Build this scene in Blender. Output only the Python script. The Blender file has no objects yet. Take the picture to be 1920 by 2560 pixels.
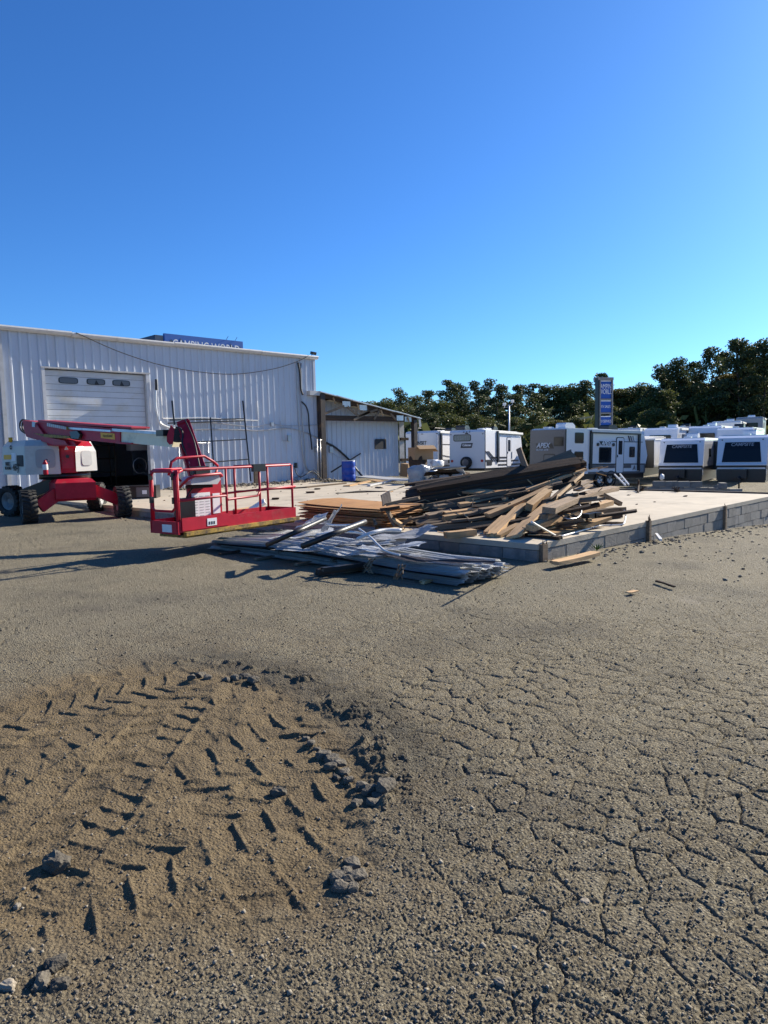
import bpy, bmesh, math, random
import numpy as np
from mathutils import Vector, Matrix, Euler
random.seed(7); rng = np.random.default_rng(7)
scene = bpy.context.scene
col = scene.collection
R = math.radians
# ---------------------------------------------------------------- camera
EYE, PITCH, ROLL, HEAD = 1.65, R(5.2), R(1.3), R(44.5)
FPX = 1775.0                                   # focal length in photo pixels (1920 x 2560)
fw = Vector((math.cos(HEAD)*math.cos(PITCH), math.sin(HEAD)*math.cos(PITCH), -math.sin(PITCH)))
r0 = Vector((math.sin(HEAD), -math.cos(HEAD), 0)); u0 = r0.cross(fw)
rt = r0*math.cos(ROLL) - u0*math.sin(ROLL); up = u0*math.cos(ROLL) + r0*math.sin(ROLL)
cam = bpy.data.cameras.new('camera'); cam_o = bpy.data.objects.new('camera', cam); col.objects.link(cam_o)
cam.sensor_fit = 'VERTICAL'; cam.sensor_height = 24; cam.lens = 24*FPX/2560
cam.clip_start = .05; cam.clip_end = 3000
M = Matrix((rt, up, -fw)).transposed().to_4x4(); M.translation = (0, 0, EYE)
cam_o.matrix_world = M
scene.camera = cam_o
# ---------------------------------------------------------------- light
SUN_ANG, SUN_EL = R(-5.5), R(27)                 # direction towards the sun, from +X
w = bpy.data.worlds.new('World'); scene.world = w; w.use_nodes = True
nt = w.node_tree; bg = nt.nodes['Background']
sky = nt.nodes.new('ShaderNodeTexSky'); sky.sky_type = 'NISHITA'; sky.sun_disc = False
sky.sun_elevation = SUN_EL; sky.sun_rotation = R(90) - SUN_ANG
sky.altitude = 1200; sky.air_density = 1.0; sky.dust_density = 1.2; sky.ozone_density = 2.0
hs = nt.nodes.new("ShaderNodeHueSaturation"); hs.inputs["Saturation"].default_value = 1.15; nt.links.new(sky.outputs[0], hs.inputs["Color"])
tn = nt.nodes.new("ShaderNodeMix"); tn.data_type = "RGBA"; tn.blend_type = "MULTIPLY"; tn.inputs["Factor"].default_value = 1; tn.inputs["B"].default_value = (.40, .742, 1.15, 1); nt.links.new(hs.outputs[0], tn.inputs["A"])   # crisp, polarised autumn blue
nt.links.new(tn.outputs["Result"], bg.inputs[0]); bg.inputs[1].default_value = 0.077
sd = bpy.data.lights.new('sun', 'SUN'); sd.energy = 5.0; sd.angle = R(.55); sd.color = (1, .905, .75)
so = bpy.data.objects.new('sun', sd); col.objects.link(so)
sdir = Vector((math.cos(SUN_ANG)*math.cos(SUN_EL), math.sin(SUN_ANG)*math.cos(SUN_EL), math.sin(SUN_EL)))
so.rotation_euler = sdir.to_track_quat('Z', 'Y').to_euler(); so.location = (40, -10, 40)
scene.view_settings.view_transform = 'Standard'; scene.view_settings.look = 'None'
scene.view_settings.exposure = 1.0; scene.view_settings.gamma = 1
# ---------------------------------------------------------------- placing
SLAB = .227
def ray(px, py): return fw + rt*((px-960)/FPX) - up*((py-1280)/FPX)
def at(px, py, dep): return Vector((0, 0, EYE)) + ray(px, py)*dep         # a point seen at a pixel, dep metres ahead
def atz(px, py, z): d = ray(px, py); return Vector((0, 0, EYE)) + d*((z-EYE)/d.z)
def aty(px, py, y): d = ray(px, py); return Vector((0, 0, EYE)) + d*(y/d.y)
def Gn(x, y):
    pl = -.0567*(x-18.6) + .0454*(y-5.5) - .42
    pl = np.maximum(pl, -1.7 + .0*pl) + .15*np.exp(-np.abs(pl+1.7)*4)*(pl > -3)*0
    k = .12
    z = -k*np.log1p(np.exp(np.clip(-pl/k, -60, 60)))
    t = np.clip((y-16.5)/7.5, 0, 1); t = t*t*(3-2*t)
    return z + .15*t*np.clip((24-x)/3, 0, 1)
def G(x, y): return float(Gn(np.array(float(x)), np.array(float(y))))
# ---------------------------------------------------------------- materials
MATS = {}
def nodes(m):
    m.use_nodes = True; t = m.node_tree; return t, t.nodes, t.links, t.nodes['Principled BSDF']
def mat(name, c, rough=.6, metal=0, var=.12, vs=6.0, bump=0, bs=40.0, c2=None, c2s=2.0, c2lo=.5, c2hi=.7, rnd=0, stretch=None, spec=.5, coat=0):
    m = bpy.data.materials.new(name); t, N, L, P = nodes(m)
    P.inputs['Roughness'].default_value = rough; P.inputs['Metallic'].default_value = metal
    P.inputs['Specular IOR Level'].default_value = spec
    if coat: P.inputs['Coat Weight'].default_value = coat; P.inputs['Coat Roughness'].default_value = .08
    tc = N.new('ShaderNodeTexCoord'); mp = N.new('ShaderNodeMapping'); L.new(tc.outputs['Object'], mp.inputs[0])
    if stretch: mp.inputs['Scale'].default_value = stretch
    n1 = N.new('ShaderNodeTexNoise'); n1.inputs['Scale'].default_value = vs; n1.inputs['Detail'].default_value = 6; n1.inputs['Roughness'].default_value = .65
    L.new(mp.outputs[0], n1.inputs[0])
    if rnd:
        oi = N.new('ShaderNodeObjectInfo'); cb = N.new('ShaderNodeVectorMath'); cb.operation = 'SCALE'
        cx = N.new('ShaderNodeCombineXYZ'); mu = N.new('ShaderNodeMath'); mu.operation = 'MULTIPLY'; mu.inputs[1].default_value = 37
        L.new(oi.outputs['Random'], mu.inputs[0]); L.new(mu.outputs[0], cx.inputs[0]); L.new(mu.outputs[0], cx.inputs[1]); L.new(cx.outputs[0], mp.inputs['Location'])
    mr = N.new('ShaderNodeMapRange'); mr.inputs[1].default_value = .25; mr.inputs[2].default_value = .75
    mr.inputs[3].default_value = 1-var; mr.inputs[4].default_value = 1+var; L.new(n1.outputs[0], mr.inputs[0])
    base = N.new('ShaderNodeRGB'); base.outputs[0].default_value = (*c, 1); src = base.outputs[0]
    if c2:
        n2 = N.new('ShaderNodeTexNoise'); n2.inputs['Scale'].default_value = c2s; n2.inputs['Detail'].default_value = 7; n2.inputs['Roughness'].default_value = .7
        L.new(mp.outputs[0], n2.inputs[0]); r2 = N.new('ShaderNodeMapRange'); r2.inputs[1].default_value = c2lo; r2.inputs[2].default_value = c2hi; L.new(n2.outputs[0], r2.inputs[0])
        mx = N.new('ShaderNodeMix'); mx.data_type = 'RGBA'; mx.inputs['B'].default_value = (*c2, 1)
        L.new(r2.outputs[0], mx.inputs['Factor']); L.new(src, mx.inputs['A']); src = mx.outputs['Result']
    fac = mr.outputs[0]
    if rnd:
        m3 = N.new('ShaderNodeMapRange'); m3.inputs[3].default_value = 1-rnd; m3.inputs[4].default_value = 1+rnd; L.new(oi.outputs['Random'], m3.inputs[0])
        mm = N.new('ShaderNodeMath'); mm.operation = 'MULTIPLY'; L.new(fac, mm.inputs[0]); L.new(m3.outputs[0], mm.inputs[1]); fac = mm.outputs[0]
    vm = N.new('ShaderNodeVectorMath'); vm.operation = 'SCALE'; L.new(src, vm.inputs[0]); L.new(fac, vm.inputs['Scale'])
    L.new(vm.outputs[0], P.inputs['Base Color'])
    if bump:
        n3 = N.new('ShaderNodeTexNoise'); n3.inputs['Scale'].default_value = bs; n3.inputs['Detail'].default_value = 5; L.new(mp.outputs[0], n3.inputs[0])
        b = N.new('ShaderNodeBump'); b.inputs['Strength'].default_value = bump; b.inputs['Distance'].default_value = .02
        L.new(n3.outputs[0], b.inputs['Height']); L.new(b.outputs[0], P.inputs['Normal'])
    MATS[name] = m; return m
mat('wall_white', (.50,.54,.60), .38, var=.05, vs=3, c2=(.42,.40,.36), c2s=1.2, c2lo=.56, c2hi=.85, stretch=(1.2,1,.25))
mat('door_white', (.54,.57,.60), .4, var=.06, vs=4, c2=(.5,.46,.36), c2s=1.1, c2lo=.52, c2hi=.8)
mat('trim_white', (0.561,0.561,0.552), .45, var=.1, c2=(0.340,0.306,0.255), c2s=2, c2lo=.55, c2hi=.8)
mat('gutter', (.50,.49,.47), .4, .0, var=.1, c2=(.3,.28,.25), c2s=2.5, c2lo=.5, c2hi=.8)
mat('dark', (.012,.012,.014), .6)
mat('interior', (.06,.06,.06), .9, c2=(.1,.07,.05), c2s=.6)
mat('black_steel', (.012,.012,.013), .45, var=.3)
mat('brown_steel', (.035,.023,.018), .6, var=.3, vs=8, c2=(.16,.09,.04), c2s=3, c2lo=.52, c2hi=.72)
mat('red_paint', (.42,.013,.032), .42, var=.2, vs=5, c2=(.30,.09,.08), c2s=3.5, c2lo=.55, c2hi=.85, spec=.25)
mat('red_worn', (.40,.017,.036), .5, var=.2, vs=9, c2=(0.163,0.089,0.044), c2s=7, c2lo=.55, c2hi=.75)
mat('yellow_edge', (0.385,0.237,0.030), .6, var=.3, vs=10, c2=(0.074,0.044,0.022), c2s=6, c2lo=.42, c2hi=.6)
mat('cream', (.76,.69,.48), .4, var=.08, vs=4, c2=(0.370,0.296,0.148), c2s=2, c2lo=.58, c2hi=.8)
mat('hood_white', (0.503,0.503,0.466), .35, var=.05, vs=3, c2=(0.370,0.348,0.296), c2s=2, c2lo=.55, c2hi=.85)
mat('vent_grey', (.34,.35,.35), .7, var=.1, bump=.3, bs=120)
mat('rubber', (0.012,0.012,0.012), .8, var=.4, vs=14, c2=(0.081,0.074,0.059), c2s=6, c2lo=.5, c2hi=.8)
mat('rim', (.16,.16,.16), .5, .3, var=.3)
mat('sticker_white', (.72,.72,.72), .5, var=.08, vs=20)
mat('sticker_yellow', (.75,.38,.02), .5, var=.1)
mat('print_black', (.015,.015,.015), .5)
mat('print_white', (.8,.8,.8), .5, var=.03)
mat('concrete', (0.444,0.385,0.296), .85, var=.14, vs=1.6, bump=.25, bs=30, c2=(0.237,0.207,0.163), c2s=.7, c2lo=.5, c2hi=.75)
mat('block', (.235,.22,.195), .9, var=.16, vs=7, bump=.5, bs=45, rnd=.14, c2=(0.096,0.092,0.089), c2s=2.2, c2lo=.5, c2hi=.75)
mat('mortar', (0.148,0.141,0.130), .95, var=.2, vs=9, bump=.3)
ST = (.6, 9, 9)
mat('wood_new', (0.468,0.306,0.162), .75, var=.22, vs=3, stretch=ST, rnd=.22, c2=(0.306,0.196,0.102), c2s=1.6, c2lo=.5, c2hi=.75, bump=.2, bs=12, spec=.15)
mat('wood_old', (0.222,0.163,0.111), .85, var=.3, vs=3, stretch=ST, rnd=.3, c2=(0.111,0.089,0.067), c2s=1.6, c2lo=.42, c2hi=.7, bump=.3, bs=12, spec=.15)
mat('wood_dark', (0.053,0.037,0.027), .85, var=.35, vs=3, stretch=ST, rnd=.3, c2=(0.118,0.063,0.033), c2s=1.2, c2lo=.5, c2hi=.75, bump=.35, bs=12, spec=.15)
mat('ply', (0.442,0.238,0.102), .8, var=.2, vs=3, stretch=(1,5,12), rnd=.2, c2=(0.255,0.128,0.060), c2s=1.2, c2lo=.5, c2hi=.75, spec=.15)
mat('galv', (.72,.73,.73), .3, .25, var=.12, vs=4, c2=(.30,.29,.27), c2s=2, c2lo=.5, c2hi=.75, rnd=.12)
mat('sheet_white', (0.527,0.535,0.544), .32, .0, var=.06, vs=4, c2=(0.340,0.323,0.281), c2s=2, c2lo=.55, c2hi=.8, rnd=.1)
mat('sheet_dark', (.10,.085,.08), .5, .3, var=.2, rnd=.2)
mat('barrel_blue', (.008,.055,.36), .35, var=.1, vs=5)
mat('sign_blue', (.012,.075,.36), .35, var=.06)
mat('bill_blue', (.012,.10,.38), .5, var=.06)
mat('mountain', (.03,.07,.13), .7, var=.3, vs=1.2)
mat('sign_metal', (.27,.25,.23), .5, .2, var=.1)
mat('rv_white', (.74,.75,.77), .12, var=.02, coat=.5)
mat('rv_rear', (.72,.72,.72), .35, var=.03)
mat('rv_grey', (.105,.105,.115), .3, var=.08, coat=.2)
mat('rv_midgrey', (.28,.29,.31), .3, var=.05)
mat('rv_black', (.012,.012,.014), .3, var=.2)
mat('rv_roof', (.72,.70,.64), .6, var=.08, vs=2)
mat('glass', (.010,.012,.014), .08, var=.1, spec=.3)
mat('curtain', (.30,.32,.27), .6, var=.25, vs=14)
mat('lamp_red', (.45,.03,.02), .3)
mat('lamp_white', (.8,.8,.78), .3)
mat('cardboard', (0.311,0.192,0.096), .85, var=.12, vs=4, rnd=.15)
mat('plastic_wrap', (.36,.36,.35), .18, var=.2, vs=5, bump=.8, bs=9)
mat('cable', (.014,.014,.016), .5)
mat('conduit', (.42,.42,.43), .35, .6, var=.15)
mat('white_pvc', (.75,.74,.7), .4, var=.06)
mat('rubble', (0.215,0.185,0.141), .9, var=.3, vs=9, rnd=.3)
mat('asph_chunk', (0.096,0.083,0.063), .95, var=.3, vs=22, bump=.8, bs=60, rnd=.25, c2=(0.163,0.141,0.104), c2s=9, c2lo=.5, c2hi=.7)
mat('grey_pole', (.46,.48,.52), .4, .2)
mat('weed', (.06,.14,.02), .6, var=.3)
mat('bark', (.11,.085,.065), .9, var=.35, vs=5, bump=.5, bs=10)
# ---------------------------------------------------------------- mesh helpers
XF = {}
def tag(o, label=None, cat=None, group=None, kind=None):
    if label: o['label'] = label
    if cat: o['category'] = cat
    if group: o['group'] = group
    if kind: o['kind'] = kind
    return o
def thing(name, label, cat, loc=(0,0,0), rz=0, group=None, tilt=(0,0)):
    o = bpy.data.objects.new(name, None); col.objects.link(o); o.empty_display_size = .2
    o.location = loc; o.rotation_euler = (tilt[0], tilt[1], rz)
    XF[o.name] = Matrix.Translation(Vector(loc)) @ Euler((tilt[0], tilt[1], rz)).to_matrix().to_4x4()
    return tag(o, label, cat, group)
class B:
    """collects shapes, out() links them as one mesh object"""
    def __init__(s): s.bm = bmesh.new()
    def box(s, c, d, rot=None, mi=0):
        x, y, z = (k/2 for k in d); c = Vector(c)
        v = []
        for a in ((-1,-1,-1),(1,-1,-1),(1,1,-1),(-1,1,-1),(-1,-1,1),(1,-1,1),(1,1,1),(-1,1,1)):
            p = Vector((a[0]*x, a[1]*y, a[2]*z))
            if rot is not None: p = rot @ p
            v.append(s.bm.verts.new(c+p))
        for f in ((0,3,2,1),(4,5,6,7),(0,1,5,4),(1,2,6,5),(2,3,7,6),(3,0,4,7)):
            s.bm.faces.new([v[i] for i in f]).material_index = mi
        return s
    def b2(s, lo, hi, mi=0):
        lo = Vector(lo); hi = Vector(hi); return s.box((lo+hi)/2, hi-lo, None, mi)
    def beam(s, p0, p1, wd, h, upv=(0,0,1), mi=0):
        p0 = Vector(p0); p1 = Vector(p1); d = (p1-p0); L = d.length; d.normalize()
        y = Vector(upv).cross(d)
        if y.length < 1e-4: y = Vector((0,1,0)).cross(d)
        y.normalize(); z = d.cross(y)
        return s.box((p0+p1)/2, (L, wd, h), Matrix((d, y, z)).transposed(), mi)
    def tube(s, pts, r, n=8, cap=True, mi=0, radii=None, closed=False):
        pts = [Vector(p) for p in pts]; rings = []; N = len(pts); prev = None
        for i, p in enumerate(pts):
            if closed: d = (pts[(i+1) % N]-pts[i-1])
            else: d = pts[min(i+1, N-1)]-pts[max(i-1, 0)]
            d.normalize()
            if prev is None:
                a = Vector((0,0,1)) if abs(d.z) < .9 else Vector((1,0,0)); x = d.cross(a).normalized()
            else:
                x = prev - d*prev.dot(d)
                x = x.normalized() if x.length > 1e-5 else d.orthogonal().normalized()
            prev = x; y = d.cross(x); rr = radii[i] if radii else r
            rings.append([s.bm.verts.new(p + (x*math.cos(2*math.pi*k/n)+y*math.sin(2*math.pi*k/n))*rr) for k in range(n)])
        rng_ = range(N) if closed else range(N-1)
        for i in rng_:
            a, b = rings[i], rings[(i+1) % N]
            for k in range(n):
                f = s.bm.faces.new((a[k], a[(k+1) % n], b[(k+1) % n], b[k])); f.smooth = n > 4; f.material_index = mi
        if cap and not closed:
            s.bm.faces.new(rings[0][::-1]).material_index = mi; s.bm.faces.new(rings[-1]).material_index = mi
        return s
    def cyl(s, p0, p1, r, n=16, r1=None, mi=0): return s.tube([p0, p1], r, n, True, mi, [r, r if r1 is None else r1])
    def prism(s, pts, fn, d0, d1, mi=0):
        """2-D outline (ccw), fn(u, v, d) -> 3-D"""
        a = [s.bm.verts.new(fn(u, v, d0)) for u, v in pts]; b = [s.bm.verts.new(fn(u, v, d1)) for u, v in pts]; n = len(pts)
        fs = [s.bm.faces.new(a[::-1]), s.bm.faces.new(b)]
        for i in range(n): fs.append(s.bm.faces.new((a[i], a[(i+1) % n], b[(i+1) % n], b[i])))
        for f in fs: f.material_index = mi
        return s
    def face(s, pts, mi=0):
        s.bm.faces.new([s.bm.verts.new(p) for p in pts]).material_index = mi; return s
    def lathe(s, prof, c, ax=(0,0,1), n=24, mi=0):
        """prof: (radius, height) along ax from c"""
        ax = Vector(ax).normalized(); x = ax.orthogonal().normalized(); y = ax.cross(x); c = Vector(c); rings = []
        for r, h in prof: rings.append([s.bm.verts.new(c + ax*h + (x*math.cos(2*math.pi*k/n)+y*math.sin(2*math.pi*k/n))*max(r, 1e-4)) for k in range(n)])
        for a, b in zip(rings, rings[1:]):
            for k in range(n):
                f = s.bm.faces.new((a[k], a[(k+1) % n], b[(k+1) % n], b[k])); f.smooth = True; f.material_index = mi
        return s
    def out(s, name, m, parent=None, bevel=0, seg=2, world=False, smooth=False, loc=None):
        bm = s.bm
        if bevel: bmesh.ops.bevel(bm, geom=[e for e in bm.edges if e.is_manifold and e.calc_face_angle(0) > .5], offset=bevel, segments=seg, affect='EDGES', profile=.6)
        bmesh.ops.recalc_face_normals(bm, faces=bm.faces[:])
        if smooth:
            for f in bm.faces: f.smooth = True
        T = XF.get(parent.name) if parent else None
        if world and T is not None: bm.transform(T.inverted())
        if loc is not None: bm.transform(Matrix.Translation(-Vector(loc)))
        me = bpy.data.meshes.new(name); bm.to_mesh(me); bm.free()
        for k in (m if isinstance(m, (list, tuple)) else [m]): me.materials.append(MATS[k])
        o = bpy.data.objects.new(name, me); col.objects.link(o)
        if loc is not None: o.location = loc
        if parent: o.parent = parent; XF[o.name] = T if T is not None else Matrix()
        return o
def child(o, parent, name=None):
    c = o.copy(); col.objects.link(c); c.parent = parent
    XF[c.name] = XF.get(parent.name, Matrix()); return c
_font = {}
def text(s, size, name, m, parent, mw, shear=0, bold=0, squash=1, ext=.004, align='CENTER', world=True):
    """flat lettering as mesh; mw = 4x4 matrix of the text plane (x right, y up)"""
    cu = bpy.data.curves.new('t', 'FONT'); cu.body = s; cu.size = size; cu.shear = shear; cu.offset = bold; cu.extrude = ext
    cu.align_x = align; cu.align_y = 'CENTER'; cu.resolution_u = 3
    to = bpy.data.objects.new('t', cu); col.objects.link(to)
    dg = bpy.context.evaluated_depsgraph_get(); me = bpy.data.meshes.new_from_object(to.evaluated_get(dg))
    bpy.data.objects.remove(to); me.name = name
    T = XF.get(parent.name, Matrix()) if parent else Matrix()
    me.transform((T.inverted() if world else Matrix()) @ mw @ Matrix.Diagonal((squash, 1, 1, 1)))
    me.materials.clear(); me.materials.append(MATS[m])
    o = bpy.data.objects.new(name, me); col.objects.link(o); o.parent = parent; XF[o.name] = T
    return o
def plane_mw(o, x, y):
    x = Vector(x).normalized(); y = Vector(y); y = (y - x*y.dot(x)).normalized(); z = x.cross(y)
    m = Matrix((x, y, z)).transposed().to_4x4(); m.translation = o; return m
# ---------------------------------------------------------------- ground
def vnoise(x, y, seed):
    xi = np.floor(x).astype(np.int64); yi = np.floor(y).astype(np.int64); fx = x-xi; fy = y-yi
    fx = fx*fx*(3-2*fx); fy = fy*fy*(3-2*fy)
    def h(a, b):
        n = (a*374761393 + b*668265263 + seed*974711) & 0xffffffff
        n = ((n ^ (n >> 13))*1274126177) & 0xffffffff
        return ((n ^ (n >> 16)) & 0xffff)/65535.0
    return (h(xi,yi)*(1-fx)+h(xi+1,yi)*fx)*(1-fy) + (h(xi,yi+1)*(1-fx)+h(xi+1,yi+1)*fx)*fy
def fbm(x, y, f, seed, oc=4, g=.5):
    a = 1; s = 0; t = 0
    for i in range(oc): s = s + a*vnoise(x*f+i*17.3, y*f+i*9.1, seed+i); t += a; a *= g; f *= 2.03
    return s/t
def worley(x, y, f, seed):
    x = x*f; y = y*f; xi = np.floor(x).astype(np.int64); yi = np.floor(y).astype(np.int64)
    d1 = np.full(x.shape, 9.); d2 = np.full(x.shape, 9.)
    for i in (-1,0,1):
        for j in (-1,0,1):
            a = xi+i; b = yi+j
            n = (a*374761393 + b*668265263 + seed*974711) & 0xffffffff; n = ((n ^ (n >> 13))*1274126177) & 0xffffffff; n = n ^ (n >> 16)
            px = a + .08+.84*((n & 0xff)/255.); py = b + .08+.84*(((n >> 8) & 0xff)/255.)
            d = np.hypot(px-x, py-y); m = d < d1
            d2 = np.where(m, d1, np.minimum(d2, d)); d1 = np.where(m, d, d1)
    return d1, d2
sst = lambda a, b, t: (lambda u: u*u*(3-2*u))(np.clip((t-a)/(b-a), 0, 1))
MUD = [(0.2,4.9),(1.5,5.35),(2.45,5.45),(2.95,4.75),(3.05,3.9),(2.75,2.95),(2.45,2.35),(2.0,1.95),(1.62,1.8),(1.15,1.95),(.75,2.2),(.2,2.5),(-1.2,3.4),(-1.2,4.9)]
def poly_sd(x, y, P):
    d = np.full(x.shape, 1e9); ins = np.zeros(x.shape, bool); n = len(P)
    for i in range(n):
        ax, ay = P[i]; bx, by = P[(i+1) % n]; ex, ey = bx-ax, by-ay
        t = np.clip(((x-ax)*ex+(y-ay)*ey)/(ex*ex+ey*ey), 0, 1)
        d = np.minimum(d, np.hypot(x-ax-t*ex, y-ay-t*ey))
        c = ((ay > y) != (by > y)) & (x < (bx-ax)*(y-ay)/(by-ay+1e-12)+ax); ins ^= c
    return np.where(ins, -d, d)
TRACKS = [((-.6,3.0),(2.9,5.0),.21,.19,1,.6), ((2.4,5.4),(1.5,1.8),.20,.18,1,.5), ((.2,5.2),(2.9,2.3),.21,.20,-1,.62), ((-.5,3.9),(3.0,4.25),.20,.19,1,.55), ((-.4,2.7),(2.7,3.35),.21,.18,-1,.6), ((.0,2.5),(2.6,2.75),.20,.17,1,.6), ((-.2,4.9),(2.6,4.6),.2,.16,-1,.6), ((.3,2.3),(2.3,4.2),.19,.16,1,.55)]   # wheel passes: start, end, half width, lug pitch, way, angle
def tread(X, Y, base):
    """soil pressed flat under the lugs, ridges left standing between them; later passes overprint earlier ones"""
    h = base.copy(); wx = X + .035*(fbm(X, Y, 5, 140, 2)-.5); wy = Y + .035*(fbm(X, Y, 5, 141, 2)-.5)
    for i, (p0, p1, hw, pitch, way, ka) in enumerate(TRACKS):
        d = np.array(p1)-np.array(p0); L_ = np.hypot(*d); d = d/L_
        s_ = (wx-p0[0])*d[0] + (wy-p0[1])*d[1]; t_ = -(wx-p0[0])*d[1] + (wy-p0[1])*d[0]; at_ = np.abs(t_)
        ph = s_/pitch + way*ka*at_/hw*1.0 + .5*(t_ > 0) + .12*(fbm(X, Y, 3, 150+i, 2)-.5)
        f = ph-np.floor(ph); ed = np.minimum(f, 1-f)*pitch                       # metres to the middle of a ridge
        rid = np.exp(-(ed/.0125)**2); cen = np.exp(-((at_-.006)/.012)**2)*.6
        amp = (.15+1.0*fbm(X, Y, 5, 160+i, 3))*.72
        ht = -.014 + .022*np.maximum(rid, cen)*amp + .006*np.sin(2*math.pi*f)*amp + .03*np.exp(-((at_-hw-.02)/.022)**2)*fbm(X, Y, 9, 170+i, 2)
        wgt = (1-sst(hw-.02, hw+.07, at_))*sst(0, .1, s_)*(1-sst(L_-.1, L_, s_))*sst(.31, .50, fbm(X, Y, 1.9, 180+i, 3))
        h = h*(1-wgt) + (ht+base*.6)*wgt
    return h
def ground_height(x, y):
    near = np.hypot(x, y)
    z = Gn(x, y) + .03*(fbm(x, y, .35, 3, 3)-.5)*np.clip(near/6, .3, 1)
    nz = near < 30; X = x[nz]; Y = y[nz]; h = np.zeros(X.shape); dd = np.hypot(X, Y)
    mud = np.zeros(X.shape)
    wx = X + .25*(fbm(X, Y, 1.6, 31, 3)-.5); wy = Y + .25*(fbm(X, Y, 1.6, 57, 3)-.5)
    nn = dd < 9
    sd = np.full(X.shape, 5.); sd[nn] = poly_sd(wx[nn], wy[nn], MUD)
    mud = 1 - sst(-.30, .14, sd + .25*(fbm(X, Y, 7, 33, 3)-.5))
    # worn asphalt: stones standing proud, alligator cracks
    a1, a2 = worley(X, Y, 66, 5); grain = sst(.0, .35, .50-a1)*(fbm(X, Y, 9, 12, 2) > .36)
    b1, b2 = worley(X, Y, 27, 8); grain2 = np.clip(.40-b1, 0, 1)*(fbm(X, Y, 5, 14, 2) > .52)
    h += (1-mud)*(.0045*grain + .008*grain2*(.4+fbm(X,Y,3,66,2)) + .008*(fbm(X, Y, 22, 21, 4)-.5) + .012*(fbm(X, Y, 3.1, 22, 3)-.5))
    wx2 = X + .12*(fbm(X, Y, 4, 41, 3)-.5); wy2 = Y + .12*(fbm(X, Y, 4, 43, 3)-.5)
    c1, c2 = worley(wx2, wy2*1.25, 5.3, 77); e = c2-c1
    lt = .70*X-.713*Y; cm = sst(-.75, .25, lt + 1.2*(fbm(X, Y, .8, 88, 3)-.5))*(1-.75*sst(3.6, 8.5, dd))*(1-sst(9, 13, dd))*(.5+.5*sst(.3, .55, fbm(X, Y, 1.1, 90, 2)))
    h -= (1-mud)*cm*.019*(1-sst(.0, .08, e))*(.1+1.25*fbm(X, Y, 5, 93, 3))
    d1, d2 = worley(wx2+5, wy2, 2.1, 79); h -= (1-mud)*.012*(1-sst(0, .03, d2-d1))*sst(.45, .6, fbm(X, Y, .6, 19, 2))
    h += (1-mud)*cm*.012*np.clip(e, 0, .5)
    # mud patch
    mh = .046*(fbm(X, Y, 8, 51, 4)-.5) + .012*(fbm(X, Y, 30, 52, 4)-.5) + .055*(fbm(X, Y, 1.7, 53, 3)-.5) + .004*(vnoise(X*120, Y*120, 54)-.5)
    ii = mud > .01; mt = mh.copy(); mt[ii] = tread(X[ii], Y[ii], mh[ii])
    h += mud*(mt - .012)
    lat = .70*X-.713*Y; rf = sst(-2.2, -.9, lat)*sst(3.6, 4.8, X+Y); rimw = np.exp(-((sd-.02)/.14)**2)*(dd < 9)*rf
    h += rimw*(.006 + .14*np.clip(fbm(X, Y, 12, 61, 4)-.50, 0, 1))
    z[nz] += h
    full = np.zeros(x.shape); full[nz] = mud; halo = np.zeros(x.shape); halo[nz] = np.exp(-np.maximum(sd, 0)/1.1)*(dd < 12); damp = np.zeros(x.shape); damp[nz] = np.exp(-((sd-.12)/.26)**2)*(dd < 9)*sst(-2.3, -1.1, lat)*sst(4.0, 5.2, X+Y)
    return z, full, damp, halo
# rows run out from the photographer, so the detail is finest underfoot
rad = [1.0, 1.2, 1.4, 1.55]
while rad[-1] < 7: rad.append(rad[-1]*1.0024 + .0006)
while rad[-1] < 14: rad.append(rad[-1]*1.006)
while rad[-1] < 34: rad.append(rad[-1]*1.014)
while rad[-1] < 900: rad.append(rad[-1]*1.12)
rad = np.array(rad); an = HEAD + np.radians(np.concatenate([np.linspace(-180,-50,14)[:-1], np.linspace(-50,-36,40)[:-1], np.linspace(-36,36,760), np.linspace(36,50,40)[1:], np.linspace(50,180,14)[1:]]))
RR, AA = np.meshgrid(rad, an, indexing='ij')
gx = RR*np.cos(AA); gy = RR*np.sin(AA); sh = gx.shape
gz, gm, gd, gh = ground_height(gx.ravel().copy(), gy.ravel().copy())
nr, na = sh; V = np.stack([gx.ravel(), gy.ravel(), gz], 1)
i0 = (np.arange(nr-1)[:, None]*na + np.arange(na-1)[None, :]).ravel()
Fq = np.stack([i0, i0+na, i0+na+1, i0+1], 1)
V = np.vstack([V, [[0, 0, 0]]]); cidx = len(V)-1
ft = np.stack([np.arange(na-1), np.arange(1, na), np.full(na-1, cidx)], 1)
me = bpy.data.meshes.new('ground')
me.vertices.add(len(V)); me.vertices.foreach_set('co', V.ravel().astype(np.float32))
nl = len(Fq)*4 + len(ft)*3; me.loops.add(nl); me.loops.foreach_set('vertex_index', np.concatenate([Fq.ravel(), ft.ravel()]).astype(np.int32))
me.polygons.add(len(Fq)+len(ft)); me.polygons.foreach_set('loop_start', np.concatenate([np.arange(len(Fq))*4, len(Fq)*4 + np.arange(len(ft))*3]).astype(np.int32))
me.update(); me.validate()
me.polygons.foreach_set('use_smooth', np.ones(len(me.polygons), bool))
at_ = me.attributes.new('soil', 'FLOAT', 'POINT'); at_.data.foreach_set('value', np.append(gm, 0).astype(np.float32))
at3 = me.attributes.new('halo', 'FLOAT', 'POINT'); at3.data.foreach_set('value', np.append(gh, 0).astype(np.float32))
at2 = me.attributes.new('damp', 'FLOAT', 'POINT'); at2.data.foreach_set('value', np.append(gd, 0).astype(np.float32))
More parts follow.
